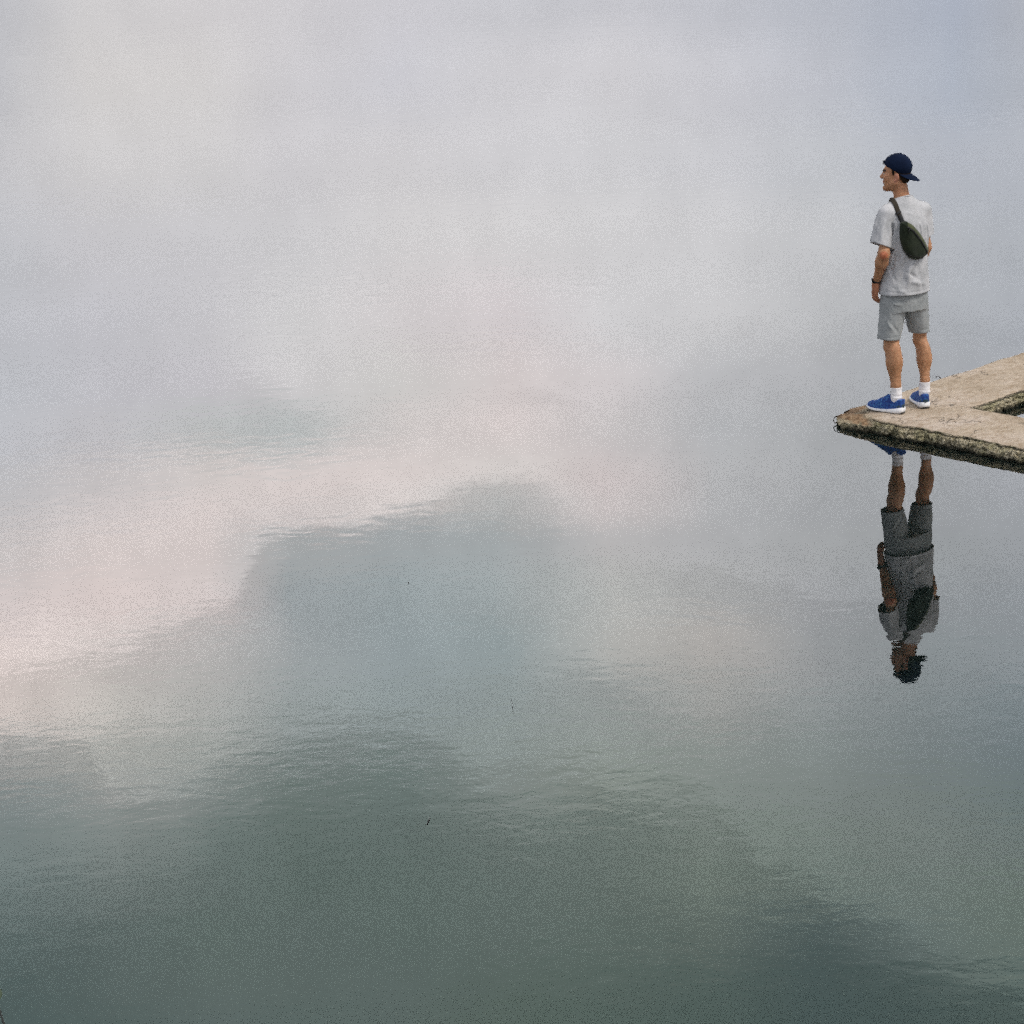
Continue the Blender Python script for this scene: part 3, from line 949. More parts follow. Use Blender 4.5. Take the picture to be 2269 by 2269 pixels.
    ear = (v > .072) & (w > -.08) & (w < .0) & (u < .0) & (u > -.05)
    col[ear, :3] = (.62, .29, .19)
    stub = face & (w < -.085) & (u > -.02) & ~lips & (V[:, 2] > 1.56)
    col[stub, :3] = (.48, .24, .13)
    elb = np.linalg.norm(V - (J['elL'] + (0, -.03, 0)), axis=1) < .03
    col[elb, :3] = (.55, .19, .10)
    hand = np.linalg.norm(V - (J['wrL'] + (0, 0, -.08)), axis=1) < .085
    col[hand, :3] = (.47, .21, .12)
    for _ in range(1):
        pass
    at = o.data.attributes.new('tone', 'FLOAT_COLOR', 'POINT'); at.data.foreach_set('color', col.astype(np.float32).ravel())
    return o


body = build_body()

for v in (1, -1):      # eyeballs
    bm = bmesh.new(); bmesh.ops.create_uvsphere(bm, u_segments=16, v_segments=12, radius=.0115)
    me = bpy.data.meshes.new('eye'); bm.to_mesh(me); bm.free()
    e = link_mesh('eye', me, M_EYE, body); e.location = lean(hp(.0765, .033 * v, -.027)[None])[0]
    bm = bmesh.new(); bmesh.ops.create_uvsphere(bm, u_segments=12, v_segments=8, radius=.0055)
    me = bpy.data.meshes.new('iris'); bm.to_mesh(me); bm.free()
    i = link_mesh('iris', me, M_BLACK, e); i.location = Hf * .0075


def build_hair():
    F = Field((-.25, -.10, 1.58), (.03, .16, 1.80), .003)
    F.add(ell(hp(-.006, 0, .018), (.0945, .0775, .096), HM))
    F.add(ell(hp(-.045, 0, -.045), (.052, .060, .052), HM), .03)
    # hairline: behind the ears and a sideburn before them
    def keep(x, y, z):
        u = (x - HC[0]) * Hf[0] + (y - HC[1]) * Hf[1]; w = z - HC[2]; v = np.abs((x - HC[0]) * Hl[0] + (y - HC[1]) * Hl[1])
        line = np.where(u > -.03, -.020 + (u + .03) * 1.0, -.020 + (u + .03) * 2.0)
        side = np.where((u > -.002) & (u < .018), np.minimum(line, -.045), line)
        side = np.maximum(side, -.100)
        return np.maximum(np.maximum(side - w, w - .05), u - .035)
    F.clip(keep)
    V, Q = F.mesh()
    return mesh_np('hair', V, Q, M_HAIR, body)


build_hair()


def build_cap():
    h = .003
    F = Field((-.26, -.12, 1.62), (.06, .20, 1.87), h)
    F.add(ell(hp(-.004, 0, .024), (.103, .084, .094), HM))
    nrm = np.array([.36, 0, -.933])      # rim plane normal in (u,v,w): lower at the nape
    p0 = np.array([0, 0, .010])
    def keep(x, y, z):
        u = (x - HC[0]) * Hf[0] + (y - HC[1]) * Hf[1]; w = z - HC[2]
        return (u - p0[0]) * nrm[0] + (w - p0[2]) * nrm[2]
    F.clip(keep)
    # adjuster opening over the forehead
    F.displace(lambda x, y, z: -.0012 * np.abs(np.sin(3 * np.arctan2((x - HC[0]) * Hl[0] + (y - HC[1]) * Hl[1], (x - HC[0]) * Hf[0] + (y - HC[1]) * Hf[1] + .01))) ** .5 + .0012 * vnoise(x * 40, y * 40, z * 40), .02)
    V, Q = F.mesh()
    pn = Hf * nrm[0] + Up * nrm[2]
    o, _, _ = cloth('cap', V, Q, [(hp(0, 0, .010), pn, .14)], M_CAP, body, .003, h)
    # brim over the nape
    Vb, Fb = [], []
    nu, nv = 14, 22
    for th in (0, 1):
        for i in range(nu + 1):
            for j in range(nv + 1):
                a = -1 + 2 * j / nv; r = i / nu
                vv = .073 * a
                curve = math.sqrt(max(0, 1 - (a * .99) ** 2))
                back = .070 * curve ** .75
                u0 = -.006 - .092 * math.sqrt(max(0, 1 - (vv / .079) ** 2))
                u1 = u0 - back * r
                rim = .010 + u0 * .386
                w_ = rim + .011 - (back * r) * .60 - .020 * a * a - .10 * max(0, (back * r)) ** 1.0 * .3
                Vb.append(hp(u1, vv, w_ - .0035 * th))
    W = (nu + 1) * (nv + 1)
    for i in range(nu):
        for j in range(nv):
            a = i * (nv + 1) + j
            Fb.append((a, a + 1, a + nv + 2, a + nv + 1)); Fb.append((W + a, W + a + nv + 1, W + a + nv + 2, W + a + 1))
    for j in range(nv):
        a = nu * (nv + 1) + j; Fb.append((a, a + 1, W + a + 1, W + a))
    for i in range(nu):
        for j in (0, nv):
            a = i * (nv + 1) + j; Fb.append((a, a + nv + 1, W + a + nv + 1, W + a))
    mesh_py('brim', Vb, Fb, M_CAP, o)
    bm = bmesh.new(); bmesh.ops.create_uvsphere(bm, u_segments=12, v_segments=8, radius=.008)
    bmesh.ops.scale(bm, vec=(1, 1, .55), verts=bm.verts)
    me = bpy.data.meshes.new('button'); bm.to_mesh(me); bm.free()
    b_ = link_mesh('button', me, M_CAP, o); b_.location = lean(hp(-.020, 0, .117)[None])[0]
    # strap and small metal clasp across the opening at the forehead
    pts = []
    for k in range(9):
        a = -.55 + 1.1 * k / 8
        pts.append(hp(-.004 + .105 * math.cos(a), .086 * math.sin(a), .052))
    Vs, Fs = [], []
    for k, p in enumerate(pts):
        for w_ in (-.008, .008):
            Vs.append(p + Up * w_)
    for k in range(8): Fs.append((2 * k, 2 * k + 1, 2 * k + 3, 2 * k + 2))
    s = mesh_py('adjuster_strap', Vs, Fs, M_CAP, o)
    m = s.modifiers.new('t', 'SOLIDIFY'); m.thickness = .003; m.offset = 0
    cl = []
    for k in range(7):
        a = .18 + .27 * math.sin(k / 6 * math.pi / 2)
        cl.append(hp(-.004 + .108 * math.cos(a), .089 * math.sin(a), .066 - .030 * (k / 6) ** 2))
    Vc, Fc = tube(cl, .0022, 6)
    mesh_py('clasp', Vc, Fc, M_METAL, o)
    return o


build_cap()


# ---- clothes
def seg_fold(a, b, w):
    a = np.array(a, float); b = np.array(b, float); ba = b - a; L2 = ba @ ba
    def fn(x, y, z):
        t = np.clip(((x - a[0]) * ba[0] + (y - a[1]) * ba[1] + (z - a[2]) * ba[2]) / L2, 0, 1)
        d2 = (x - a[0] - t * ba[0]) ** 2 + (y - a[1] - t * ba[1]) ** 2 + (z - a[2] - t * ba[2]) ** 2
        return np.exp(-d2 / (w * w)) * (np.sin(np.clip(t * .86 + .07, 0, 1) * math.pi) ** .6)
    return fn


TEE_KEYS = smooth_keys([(.80, -.036, .015, .201, .150), (.86, -.036, .015, .197, .146), (.95, -.034, .012, .183, .137), (1.05, -.034, .005, .171, .126),
                        (1.16, -.036, -.002, .172, .122), (1.28, -.040, -.008, .180, .122), (1.37, -.044, -.010, .176, .114), (1.43, -.048, -.007, .152, .098),
                        (1.48, -.055, -.002, .112, .080), (1.515, -.064, .003, .080, .068), (1.55, -.072, .008, .068, .062)], 60)
SLL_END = np.array([-.213, -.150, 1.222]); SLR_END = np.array([.100, .094, 1.255])
HEM_N = np.array([.035, -.02, -1.0]); HEM_P = np.array([-.036, .015, .858])


def build_tee():
    h = .004
    F = Field((-.36, -.28, .80), (.25, .26, 1.58), h)
    F.add(loft(TEE_KEYS, Fd[:2], Ld[:2], .80, 1.55), .0)
    F.add(cone((-.085, -.010, 1.490), (-.172, -.082, 1.440), .050, .060), .045)
    F.add(cone((-.045, .02, 1.490), (.074, .080, 1.440), .048, .058), .045)
    slv = Field(F.lo, F.lo + (F.n - 1) * h, h)
    dL = SLL_END - np.array([-.178, -.090, 1.43]); dR = SLR_END - np.array([.078, .088, 1.43])
    for st, en, r0, r1, dd in (((-.178, -.090, 1.43), SLL_END, .066, .072, dL), ((.078, .088, 1.43), SLR_END, .062, .066, dR)):
        n = dd / np.linalg.norm(dd)
        n = n + np.array([-.10, 0, 0]) if st[0] < 0 else n
        n /= np.linalg.norm(n)
        G2 = Field(F.lo, F.lo + (F.n - 1) * h, h)
        far = en + n * .06
        G2.add(cone(st, far, r0, r1 + .004))
        G2.clip(lambda x, y, z: (x - en[0]) * n[0] + (y - en[1]) * n[1] + (z - en[2]) * n[2], (en - .16, en + .16))
        a = F.f; d = G2.f; k = .018
        hh = np.maximum(k - np.abs(a - d), 0) / k
        F.f = np.minimum(a, d) - hh * hh * k * .25
    # folds: (from, to, width, height), + raises
    folds = [((-.135, -.120, 1.36), (-.132, -.105, 1.12), .018, -.030), ((-.10, -.13, 1.30), (-.155, -.10, 1.04), .011, .012), ((.045, -.10, 1.12), (-.03, -.13, 1.00), .011, .012), ((-.02, -.13, 1.03), (.06, -.10, .98), .010, -.010), ((-.145, -.12, 1.06), (-.10, -.14, .96), .010, -.010), ((-.118, -.125, 1.38), (-.100, -.120, 1.08), .013, .012),
             ((-.095, -.14, 1.36), (-.120, -.12, 1.02), .012, -.012), ((-.075, -.14, 1.33), (-.060, -.14, 1.10), .012, .010),
             ((-.055, -.13, 1.20), (-.165, -.10, .98), .015, -.012), ((-.050, -.135, 1.16), (-.130, -.12, .93), .015, .014),
             ((-.155, -.10, 1.01), (-.070, -.14, 1.09), .012, .012), ((-.03, -.13, 1.10), (-.06, -.14, .95), .013, -.011),
             ((.00, -.13, 1.09), (-.01, -.14, .93), .014, .010), ((.06, -.10, 1.08), (.10, -.06, .90), .016, -.009),
             ((.085, -.06, 1.37), (.105, -.03, 1.18), .012, -.010), ((.06, -.08, 1.42), (.075, -.06, 1.28), .010, .010), ((.11, -.01, 1.40), (.13, .02, 1.2), .010, .012),
             ((.035, -.11, 1.38), (.05, -.09, 1.25), .010, -.010),
             ((-.09, -.085, 1.487), (.02, -.075, 1.475), .010, -.006), ((-.06, -.095, 1.45), (.03, -.09, 1.445), .014, .006),
             ((-.195, -.165, 1.40), (-.215, -.215, 1.25), .012, .008), ((-.165, -.165, 1.39), (-.175, -.215, 1.26), .012, -.009), ((-.235, -.15, 1.40), (-.262, -.17, 1.25), .012, -.008),
             ((-.165, -.145, 1.40), (-.140, -.130, 1.34), .010, -.006),
             ((-.18, -.09, .95), (-.09, -.14, .90), .012, -.010), ((-.16, -.11, .91), (-.02, -.15, .885), .012, .009), ((.02, -.13, .96), (.12, -.04, .93), .014, .008)]
    fl = [(seg_fold(a, b, w * 1.1), A) for a, b, w, A in folds]
    def disp(x, y, z):
        r = sum(-A * .9 * f(x, y, z) for f, A in fl)
        n = vnoise(x * 15 + 2, y * 15, z * 5) * .0055 + vnoise(x * 34 + 7 * z, y * 34, z * 14 + 3) * .0022 + vnoise(x * 8, y * 8, z * 8 + 30) * .003
        hem = np.exp(-((z - .885) / .006) ** 2) * .0016
        low = np.clip((1.5 - z) / .1, .15, 1)
        return r * low * 1.25 + n * low * 1.25 + hem
    F.displace(disp, .035)
    hn = HEM_N / np.linalg.norm(HEM_N)
    F.clip(lambda x, y, z: (x - HEM_P[0]) * hn[0] + (y - HEM_P[1]) * hn[1] + (z - HEM_P[2]) * hn[2], (F.lo, np.array([.25, .26, .93])))
    cn = np.array([-.30, .32, 1.0]); cn /= np.linalg.norm(cn); cp = np.array([-.078, .012, 1.531])
    F.clip(lambda x, y, z: (x - cp[0]) * cn[0] + (y - cp[1]) * cn[1] + (z - cp[2]) * cn[2], (cp - .13, cp + .13))
    V, Q = F.mesh()
    nL = dL / np.linalg.norm(dL) + np.array([-.10, 0, 0]); nR = dR / np.linalg.norm(dR)
    o, V2, Q2 = cloth('t_shirt', V, Q, [(HEM_P, hn, .26), (SLL_END, nL, .105), (SLR_END, nR, .09), (cp, cn, .10)], M_TEE, body, .004, h)
    # ribbed collar
    ring = []
    for k in range(33):
        a = 2 * math.pi * k / 32
        p = cp + np.array(Ld) * .0665 * math.cos(a) + np.array(Fd) * .0625 * math.sin(a)
        p[2] = cp[2] - ((p[0] - cp[0]) * cn[0] + (p[1] - cp[1]) * cn[1]) / cn[2]
        ring.append(p)
    Vr, Fr = tube(ring, .0055, 8, cap=False)
    c_ = mesh_py('collar', Vr, Fr, M_TEE, o)
    return o, V2, Q2


tee, TV, TQ = build_tee()


def build_shorts():
    h = .004
    F = Field((-.27, -.22, .46), (.22, .27, .98), h)
    F.add(loft(smooth_keys([(.68, -.03, .02, .178, .120), (.76, -.03, .02, .182, .125), (.86, -.032, .018, .182, .124), (.97, -.033, .014, .165, .115)]), Fd[:2], Ld[:2], .735, .97), .0)
    hL = np.array([-.130, -.058, .530]); hR = np.array([.088, .120, .552])
    nL = np.array([-.02, -.02, -1.0]); nR = np.array([.05, .05, -1.0])
    for st, en, r0, r1, n in (((-.108, -.034, .78), hL, .096, .083, nL), ((.046, .072, .78), hR, .094, .072, nR)):
        G2 = Field(F.lo, F.lo + (F.n - 1) * h, h)
        n = n / np.linalg.norm(n); st = np.array(st)
        G2.add(cone(st, en + (en - st) * .2, r0, r1 - .002))
        G2.clip(lambda x, y, z: (x - en[0]) * n[0] + (y - en[1]) * n[1] + (z - en[2]) * n[2], (en - .15, en + .15))
        a = F.f; d = G2.f; k = .022
        hh = np.maximum(k - np.abs(a - d), 0) / k
        F.f = np.minimum(a, d) - hh * hh * k * .25
    folds = [((-.02, -.09, .86), (-.02, -.06, .70), .016, -.016), ((-.13, -.15, .84), (-.03, -.11, .82), .010, -.009), ((-.12, -.15, .80), (-.05, -.12, .79), .010, .007),
             ((.00, -.06, .80), (.09, -.01, .72), .018, .010), ((-.17, -.14, .70), (-.10, -.15, .60), .014, .007), ((-.12, -.15, .66), (-.06, -.11, .58), .012, -.007),
             ((.06, .0, .80), (.07, .05, .62), .014, -.008), ((.12, .02, .82), (.12, .07, .62), .012, .008), ((-.2, -.08, .80), (-.2, -.09, .58), .010, -.006)]
    fl = [(seg_fold(a, b, w), A) for a, b, w, A in folds]
    def disp(x, y, z):
        r = sum(-A * f(x, y, z) for f, A in fl)
        return r + vnoise(x * 17, y * 17, z * 8 + 9) * .005 + vnoise(x * 38, y * 38, z * 24) * .0018 + np.exp(-((z - .562 - .1 * (x + .02)) / .005) ** 2) * .0018
    F.displace(disp, .03)
    F.clip(lambda x, y, z: z - .955 + 0 * x + 0 * y, (F.lo, F.lo + F.n * h))
    V, Q = F.mesh()
    o, _, _ = cloth('shorts', V, Q, [(hL, nL, .115), (hR, nR, .10)], M_SHORTS, body, .005, h)
    # stitched back pocket flap edge
    return o


build_shorts()


def build_foot(side):
    an = J['ank' + side]
    f = np.array([-.80, .60, 0]) if side == 'L' else np.array([-.20, .98, 0])
    f = f / np.linalg.norm(f)
    l = np.array([-f[1], f[0], 0])          # to the left of travel
    heel = np.array([-.016, -.146, 0]) if side == 'L' else np.array([.150, -.012, 0])
    inner = -1 if side == 'L' else 1        # inner side of the foot
    def W(u, v, w): return heel + f * (u * 1.05) + l * v + Up * w
    u_ = np.array([-.012, 0, .03, .07, .12, .18, .22, .255, .285, .300])
    half = np.array([.016, .027, .033, .034, .036, .043, .046, .042, .030, .004])
    cen = np.array([0, 0, 0, 0, .002, .004, .006, .008, .010, .012]) * -inner * -1
    # sole: loft of stations with flared midsole and rocker toe
    def station(u, n=20):
        hw = np.interp(u, u_, half); c = np.interp(u, u_, cen)
        return hw, c
    us = np.concatenate([np.linspace(-.012, .0, 4), np.linspace(.01, .27, 22), np.linspace(.278, .300, 7)])
    def sole_top(u): return np.interp(u, [-.02, .0, .05, .10, .16, .24, .30], [.050, .048, .036, .027, .022, .022, .028])
    def sole_bot(u): return np.interp(u, [-.02, .0, .03, .2, .25, .30], [.010, .004, 0, 0, .004, .020]) + .004
    def ringmesh(bot, topf, flare, name, mat, parent):
        V, Fc = [], []; n = 0
        prof = [(-1, 0), (-1.04, .35), (-.97, 1), (-.5, 1.0), (0, 1.0), (.5, 1.0), (.97, 1), (1.04, .35), (1, 0), (.4, 0), (-.4, 0)]
        for u in us:
            hw, c = station(u); hw = hw + flare
            b, t = bot(u), topf(u)
            for a, q in prof: V.append(W(u, c + hw * a, b + (t - b) * q))
        k = len(prof)
        for i in range(len(us) - 1):
            for j in range(k): Fc.append((i * k + j, i * k + (j + 1) % k, (i + 1) * k + (j + 1) % k, (i + 1) * k + j))
        Fc.append(tuple(range(k))); Fc.append(tuple(range((len(us) - 1) * k, len(us) * k)))
        o = mesh_py(name, V, Fc, mat, parent, smooth=True)
        return o
    # upper
    h = .003
    lo = np.minimum(W(-.03, 0, 0), W(.32, 0, 0)) - (.07, .07, 0); hi = np.maximum(W(-.03, 0, 0), W(.32, 0, 0)) + (.07, .07, .17)
    F = Field(lo, hi, h)
    sl, (x, y, z) = F.box(F.lo, F.lo + F.n * h)
    u = ((x - heel[0]) * f[0] + (y - heel[1]) * f[1]) / 1.05 + 0 * z; v = (x - heel[0]) * l[0] + (y - heel[1]) * l[1] + 0 * z; w = z + 0 * x + 0 * y
    topl = np.interp(u, [-.015, -.005, .02, .045, .07, .085, .105, .125, .15, .19, .23, .27, .292, .305],
                        [.070, .106, .102, .090, .088, .104, .124, .126, .108, .088, .070, .058, .046, .020])
    hw = np.interp(u, u_, half + .002); c = np.interp(u, u_, cen)
    b0 = .012
    t = np.clip((w - b0) / (topl - b0), 0, 1.2)
    shape = np.where(u < .10, 1 - .28 * t ** 1.6, np.sqrt(np.clip(1 - (t * .97) ** 2.4, 0, 1)))
    blend = np.clip((u - .08) / .05, 0, 1)
    s1 = 1.06 - .16 * t ** 1.5
    s2 = np.sqrt(np.clip(1 - np.clip(t, 0, 1) ** 2.4, 0, 1))
    s2 = np.maximum(s2, .22 * np.clip((.17 - u) / .05, 0, 1))
    shape = s1 * (1 - blend) + s2 * blend
    d = np.maximum(np.abs(v - c) - hw * shape, w - topl) * .75
    d = np.maximum(d, np.maximum(b0 - w, np.maximum(-.007 - u, u - .303)))
    # cut the collar opening out of the solid
    ank = np.sqrt(((u - .050) / .036) ** 2 + ((v - 0) / .026) ** 2) - 1
    F.f[:] = d
    for _ in range(1):
        F.f[1:-1, 1:-1, 1:-1] = (F.f[1:-1, 1:-1, 1:-1] * 2 + F.f[:-2, 1:-1, 1:-1] + F.f[2:, 1:-1, 1:-1] + F.f[1:-1, :-2, 1:-1] + F.f[1:-1, 2:, 1:-1] + F.f[1:-1, 1:-1, :-2] + F.f[1:-1, 1:-1, 2:]) / 8
    F.displace(lambda x, y, z: .0014 * vnoise(x * 45, y * 45, z * 45), .01)
    V, Q = F.mesh()
    shoe = mesh_np('shoe', V, Q, M_SHOE, body)
    ringmesh(sole_bot, sole_top, .0085, 'midsole', M_FOAM, shoe)
    ringmesh(lambda u: sole_bot(u) - .006, lambda u: sole_bot(u) + .003, .007, 'outsole', M_RUBBER, shoe)  # black outsole, thickened to double as the contact shadow under the shoe
    # teal heel counter
    Vh, Fh = [], []
    NA, NB = 18, 5
    for i in range(NA + 1):
        s = -1 + 2 * i / NA
        uu = -.013 + .060 * abs(s) ** 1.6
        for j in range(NB + 1):
            q = j / NB
            hgt = .050 + q * (.020 * (1 - .9 * abs(s) ** 2.2))
            hw_ = np.interp(uu, u_, half) + .0015
            vv = hw_ * math.copysign(1, s) * min(1, abs(s) * 2.2) * (1 - .12 * q)
            Vh.append(W(uu - .002, vv, hgt))
    for i in range(NA):
        for j in range(NB):
            a = i * (NB + 1) + j; Fh.append((a, a + 1, a + NB + 2, a + NB + 1))
    hc = mesh_py('heel_counter', Vh, Fh, M_HEEL, shoe)
    m = hc.modifiers.new('t', 'SOLIDIFY'); m.thickness = .003; m.offset = 1
    # sock
    G2 = Field(W(.05, 0, 0) - (.10, .10, 0), W(.05, 0, 0) + (.10, .10, .26), .003)
    a1 = W(.045, 0, .055)
    top = np.array(J['ank' + side]) + np.array([0, 0, .090])
    G2.add(cone(a1, (a1 + top) / 2 + (0, 0, -.01), .029, .0375), .0)
    G2.add(cone((a1 + top) / 2 + (0, 0, -.01), top + (0, 0, .05), .0375, .0425), .01)
    G2.add(cone(a1, W(.10, 0, .05), .026, .020), .02)
    G2.clip(lambda x, y, z: z - top[2] + 0 * x + 0 * y, (G2.lo, G2.lo + G2.n * .003))
    G2.displace(lambda x, y, z: -.0026 * np.exp(-((z - .118 + .1 * (x - top[0])) / .006) ** 2) - .002 * np.exp(-((z - .142) / .006) ** 2) + .0018 * vnoise(x * 30, y * 30, z * 70), .02)
    V, Q = G2.mesh()
    cloth('sock', V, Q, [(top, (0, 0, 1), .08)], M_SOCK, body, .003, .003)


build_foot('L')
build_foot('R')

# watch on the left wrist
wr = J['wrL']; ax = (J['wrL'] - J['elL']); ax = ax / np.linalg.norm(ax)
wc = wr - ax * .012


def ring_band(name, c, axis, r, width, thick, mat, parent):
    c = np.array(c); axis = np.array(axis); a = np.cross(axis, [1, 0, .1]); a /= np.linalg.norm(a); b = np.cross(axis, a)
    V, Fc = [], []
    n = 28
    for k in range(n):
        an = 2 * math.pi * k / n
        d = a * math.cos(an) + b * math.sin(an)
        for rr, ww in ((r, -width / 2), (r + thick, -width / 2 + .001), (r + thick, width / 2 - .001), (r, width / 2)):
            V.append(c + d * rr + axis * ww)
    for k in range(n):
        for j in range(4): Fc.append((k * 4 + j, k * 4 + (j + 1) % 4, ((k + 1) % n) * 4 + (j + 1) % 4, ((k + 1) % n) * 4 + j))
    return mesh_py(name, V, Fc, mat, parent)


watch = ring_band('wristwatch', wc, ax, .0275, .022, .0035, M_BLACK, body)
bm = bmesh.new(); bmesh.ops.create_cube(bm, size=1); bmesh.ops.scale(bm, vec=(.034, .011, .036), verts=bm.verts)
bmesh.ops.bevel(bm, geom=bm.edges[:] + bm.verts[:], offset=.004, segments=2, affect='EDGES')
me = bpy.data.meshes.new('watch_case'); bm.to_mesh(me); bm.free()
wcse = link_mesh('watch_case', me, M_BLACK, watch)
wcse.location = lean((wc + np.array([-.030, -.010, 0]))[None])[0]; wcse.rotation_euler = (rad(-12), 0, rad(100))

# ------------------------------------------------------------------ sling bag (carried, a thing of its own)
bag = empty('sling_bag', ROOT, -PHI)
tag(bag, 'dark olive half-moon sling bag worn across the man\'s back on a brown strap', 'bag')
tbvh = BVHTree.FromPolygons([Vector(v) for v in TV], [tuple(q) for q in TQ])
EA = np.array([.82, .57, 0]); EN = np.array([.57, -.82, 0])
BC = np.array([.030, -.118, 1.245])


def to_bag(X, Z): return ((X - BC[0]) / EA[0], Z - BC[2])


# outline in X, Z
BAG_XZ = [(-.070, 1.392), (-.040, 1.402), (.000, 1.372), (.050, 1.312), (.098, 1.236), (.124, 1.182), (.116, 1.146), (.078, 1.122), (.030, 1.118),
          (-.012, 1.140), (-.042, 1.184), (-.062, 1.244), (-.070, 1.300), (-.070, 1.350)]
BAG_P = np.array([to_bag(a, b) for a, b in BAG_XZ])


def poly_sdf(px, py, P):
    d = np.full(px.shape, 1e9); s = np.ones(px.shape)
    n = len(P)
    for i in range(n):
        a = P[i]; b = P[i - 1]
        ex, ey = b - a
        wx, wy = px - a[0], py - a[1]
        t = np.clip((wx * ex + wy * ey) / (ex * ex + ey * ey), 0, 1)
        d = np.minimum(d, (wx - ex * t) ** 2 + (wy - ey * t) ** 2)
        c1 = py >= a[1]; c2 = py < b[1]; c3 = ex * wy > ey * wx
        flip = (c1 & c2 & c3) | (~c1 & ~c2 & ~c3)
        s = np.where(flip, -s, s)
    return s * np.sqrt(d)


def build_bag():
    h = .003
    F = Field((-.11, -.24, 1.08), (.17, .06, 1.43), h)
    sl, (x, y, z) = F.box(F.lo, F.lo + F.n * h)
    a = (x - BC[0]) * EA[0] + (y - BC[1]) * EA[1] + 0 * z
    n = (x - BC[0]) * EN[0] + (y - BC[1]) * EN[1] + 0 * z
    w = z - BC[2] + 0 * a
    dp = poly_sdf(a, w, BAG_P)
    # follow the curve of the back
    n = n + 1.1 * np.clip(np.abs(a - .0) - .04, 0, 1) ** 1.6
    tk = np.clip(-dp / .045, 0, 1)
    half = .034 * np.sqrt(np.clip(1 - (1 - tk) ** 2, 0, 1)) + .001
    F.f[:] = np.maximum(dp, np.abs(n) - half) * .7
    F.displace(lambda x, y, z: .0022 * vnoise(x * 22, y * 22, z * 22) + .001 * vnoise(x * 60, y * 60, z * 60), .015)
    V, Q = F.mesh()
    pouch = mesh_np('pouch', V, Q, M_BAG, bag)
    bv = BVHTree.FromPolygons([Vector(v) for v in V], [tuple(q) for q in Q])
    def on(X, Z, off=0.0):
        aa, ww = to_bag(X, Z)
        o = Vector(BC + EA * aa + EN * .12 + Up * ww)
        hit = bv.ray_cast(o, Vector(-EN))
        if hit[0] is None: hit = bv.find_nearest(Vector(BC + EA * aa + Up * ww))
        return np.array(hit[0]) + np.array(hit[1]) * off, np.array(hit[1])
    # light olive panel outside the zip
    def strip(pa, pb, name, mat, off, nseg=26, nw=4, parent=pouch, th=.002):
        Vv, Ff = [], []
        pa = np.array(pa); pb = np.array(pb)
        ta = np.linspace(0, 1, len(pa))
        for i in range(nseg + 1):
            t = i / nseg
            A_ = [np.interp(t, ta, pa[:, k]) for k in (0, 1)]; B_ = [np.interp(t, ta, pb[:, k]) for k in (0, 1)]
            for j in range(nw + 1):
                q = j / nw
                Vv.append(on(A_[0] + (B_[0] - A_[0]) * q, A_[1] + (B_[1] - A_[1]) * q, off)[0])
        for i in range(nseg):
            for j in range(nw):
                a_ = i * (nw + 1) + j; Ff.append((a_, a_ + 1, a_ + nw + 2, a_ + nw + 1))
        o = mesh_py(name, Vv, Ff, mat, parent)
        m = o.modifiers.new('t', 'SOLIDIFY'); m.thickness = th; m.offset = 0
        return o
    strip([(-.046, 1.370), (-.010, 1.340), (.045, 1.270), (.085, 1.205), (.108, 1.160)], [(-.040, 1.397), (.002, 1.366), (.050, 1.304), (.096, 1.232), (.119, 1.176)], 'top_panel', M_BAG2, .002)
    zp = strip([(-.050, 1.364), (-.014, 1.334), (.040, 1.264), (.080, 1.199), (.104, 1.154)], [(-.044, 1.371), (-.008, 1.341), (.046, 1.271), (.086, 1.206), (.109, 1.160)], 'zipper', M_BLACK, .0035)
    # piping low around the belly
    strip([(-.030, 1.170), (.0, 1.150), (.035, 1.140), (.07, 1.142)], [(-.032, 1.174), (-.002, 1.154), (.035, 1.144), (.07, 1.146)], 'seam', M_BLACK, .002, nw=1, th=.002)
    # zip puller
    p, nn = on(-.035, 1.352, .006)
    Vt, Ft = tube([p, p + np.array([-.006, 0, -.018]), p + np.array([-.004, 0, -.034])], [.0025, .003, .0035], 6)
    mesh_py('zip_puller', Vt, Ft, M_BLACK, zp)
    return pouch


build_bag()


def ribbon(name, pts, width, mat, parent, off=.0025, th=.003, nper=8, project=True):
    K = [Vector(p) for p in pts]; P = []
    for i in range(len(K) - 1):
        a = K[max(i - 1, 0)]; b_ = K[i]; c = K[i + 1]; d = K[min(i + 2, len(K) - 1)]
        for t in np.linspace(0, 1, nper + 1)[:-1 if i < len(K) - 2 else None]:
            P.append(.5 * ((2 * b_) + (c - a) * t + (2 * a - 5 * b_ + 4 * c - d) * t * t + (3 * b_ - a - 3 * c + d) * t ** 3))
    S, Nm = [], []
    for p in P:
        loc, nr, _, _ = tbvh.find_nearest(p)
        S.append(loc + nr * off); Nm.append(nr)
    for _ in range(3):
        S = [S[0]] + [(S[i - 1] + S[i] * 2 + S[i + 1]) / 4 for i in range(1, len(S) - 1)] + [S[-1]]
        Nm = [Nm[0]] + [(Nm[i - 1] + Nm[i] + Nm[i + 1]).normalized() for i in range(1, len(Nm) - 1)] + [Nm[-1]]
    S = [s + n * .003 for s, n in zip(S, Nm)]
    V, Fc = [], []
    for i, s in enumerate(S):
        t = (S[min(i + 1, len(S) - 1)] - S[max(i - 1, 0)]).normalized()
        b_ = t.cross(Nm[i]).normalized()
        for k in (-.5, -.17, .17, .5): V.append(s + b_ * width * k)
    for i in range(len(S) - 1):
        for j in range(3): Fc.append((i * 4 + j, i * 4 + j + 1, i * 4 + j + 5, i * 4 + j + 4))
    o = mesh_py(name, V, Fc, mat, parent)
    m = o.modifiers.new('t', 'SOLIDIFY'); m.thickness = th; m.offset = 0
    return o


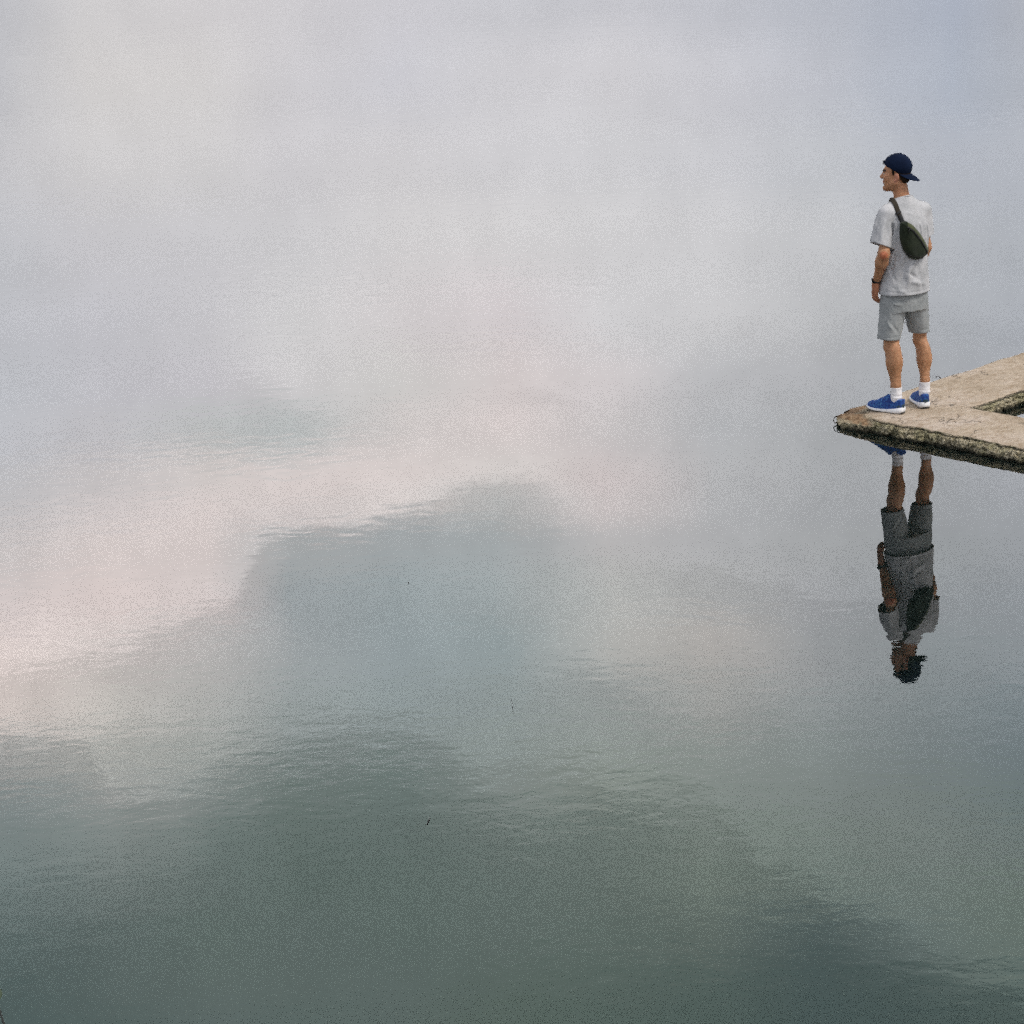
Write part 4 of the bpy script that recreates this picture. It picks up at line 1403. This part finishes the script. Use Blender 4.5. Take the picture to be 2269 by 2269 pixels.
# webbing from the pouch over the left shoulder, down the chest and back round the right side
ribbon('strap', [(-.075, -.130, 1.400), (-.092, -.125, 1.44), (-.112, -.105, 1.48), (-.135, -.06, 1.520), (-.150, .0, 1.530), (-.150, .055, 1.49), (-.120, .12, 1.40), (-.06, .15, 1.30), (.04, .13, 1.20), (.11, .07, 1.17), (.125, -.01, 1.165)],
       .034, M_STRAP, bag)
ribbon('buckle', [(-.062, -.130, 1.378), (-.072, -.130, 1.402), (-.084, -.125, 1.425), (-.092, -.125, 1.438)], .030, M_BLACK, bag, off=.006, th=.012)
ribbon('strap_adjuster', [(-.098, -.12, 1.446), (-.104, -.12, 1.458)], .042, M_BLACK, bag, off=.005, th=.008)

WARP = None
# ------------------------------------------------------------------ bits floating on the water
def twig(name, pts, r, mat, label, cat, loc, group=None):
    V, Fc = tube([Vector(p) for p in pts], r, 6)
    o = mesh_py(name, V, Fc, mat)
    o.location = loc
    return tag(o, label, cat, group=group)


twig('floating_twig', [(.007, .050, .004), (.006, .024, .006), (.001, -.01, .005), (-.005, -.038, .002), (-.012, -.052, .000)], [.001, .0024, .0026, .0015, .0008], M_WOOD,
     'short dark twig floating on open water, the nearest and darkest speck', 'twig', (-.504, 14.48, 0))
twig('grass_stem', [(-.002, .12, .002), (0, .05, .004), (0, -.02, .003), (.004, -.12, .001)], [.0006, .0012, .0012, .0006], M_WOOD,
     'hair-thin grass stem floating on the water beyond the dark twig', 'stem', (-.057, 16.10, 0))
twig('floating_speck', [(-.004, .02, .002), (0, 0, .005), (.004, -.015, .002)], [.001, .0028, .001], M_WOOD,
     'tiny dark speck of debris farthest out on the open water', 'debris', (-.670, 18.49, 0))

reed = empty('reed', (-2.29, 12.22, 0))
tag(reed, 'dark curved reed stem with a green leaf leaning in at the bottom left corner', 'reed')
V, Fc = tube([(.02, -.10, -.30), (.012, -.04, -.02), (-.02, .06, .045), (-.062, .19, .075), (-.10, .30, .10), (-.16, .40, .13)], [.006, .006, .0058, .005, .004, .003], 8)
mesh_py('stem', V, Fc, M_STALK, reed)
Vl, Fl = [], []
for i in range(13):
    t = i / 12
    wd = .016 * math.sin(math.pi * (t * .93 + .05)) ** .8
    c = Vector((-.075 - .03 * t + .02 * math.sin(t * 3), .21 + .13 * t, .08 + .06 * t - .03 * t * t))
    for s in (-1, 0, 1): Vl.append(c + Vector((wd * s, 0, -.004 * abs(s))))
for i in range(12):
    for j in (0, 1): Fl.append((i * 3 + j, i * 3 + j + 1, i * 3 + j + 4, i * 3 + j + 3))
lf = mesh_py('leaf', Vl, Fl, M_LEAF, reed)
m = lf.modifiers.new('t', 'SOLIDIFY'); m.thickness = .001
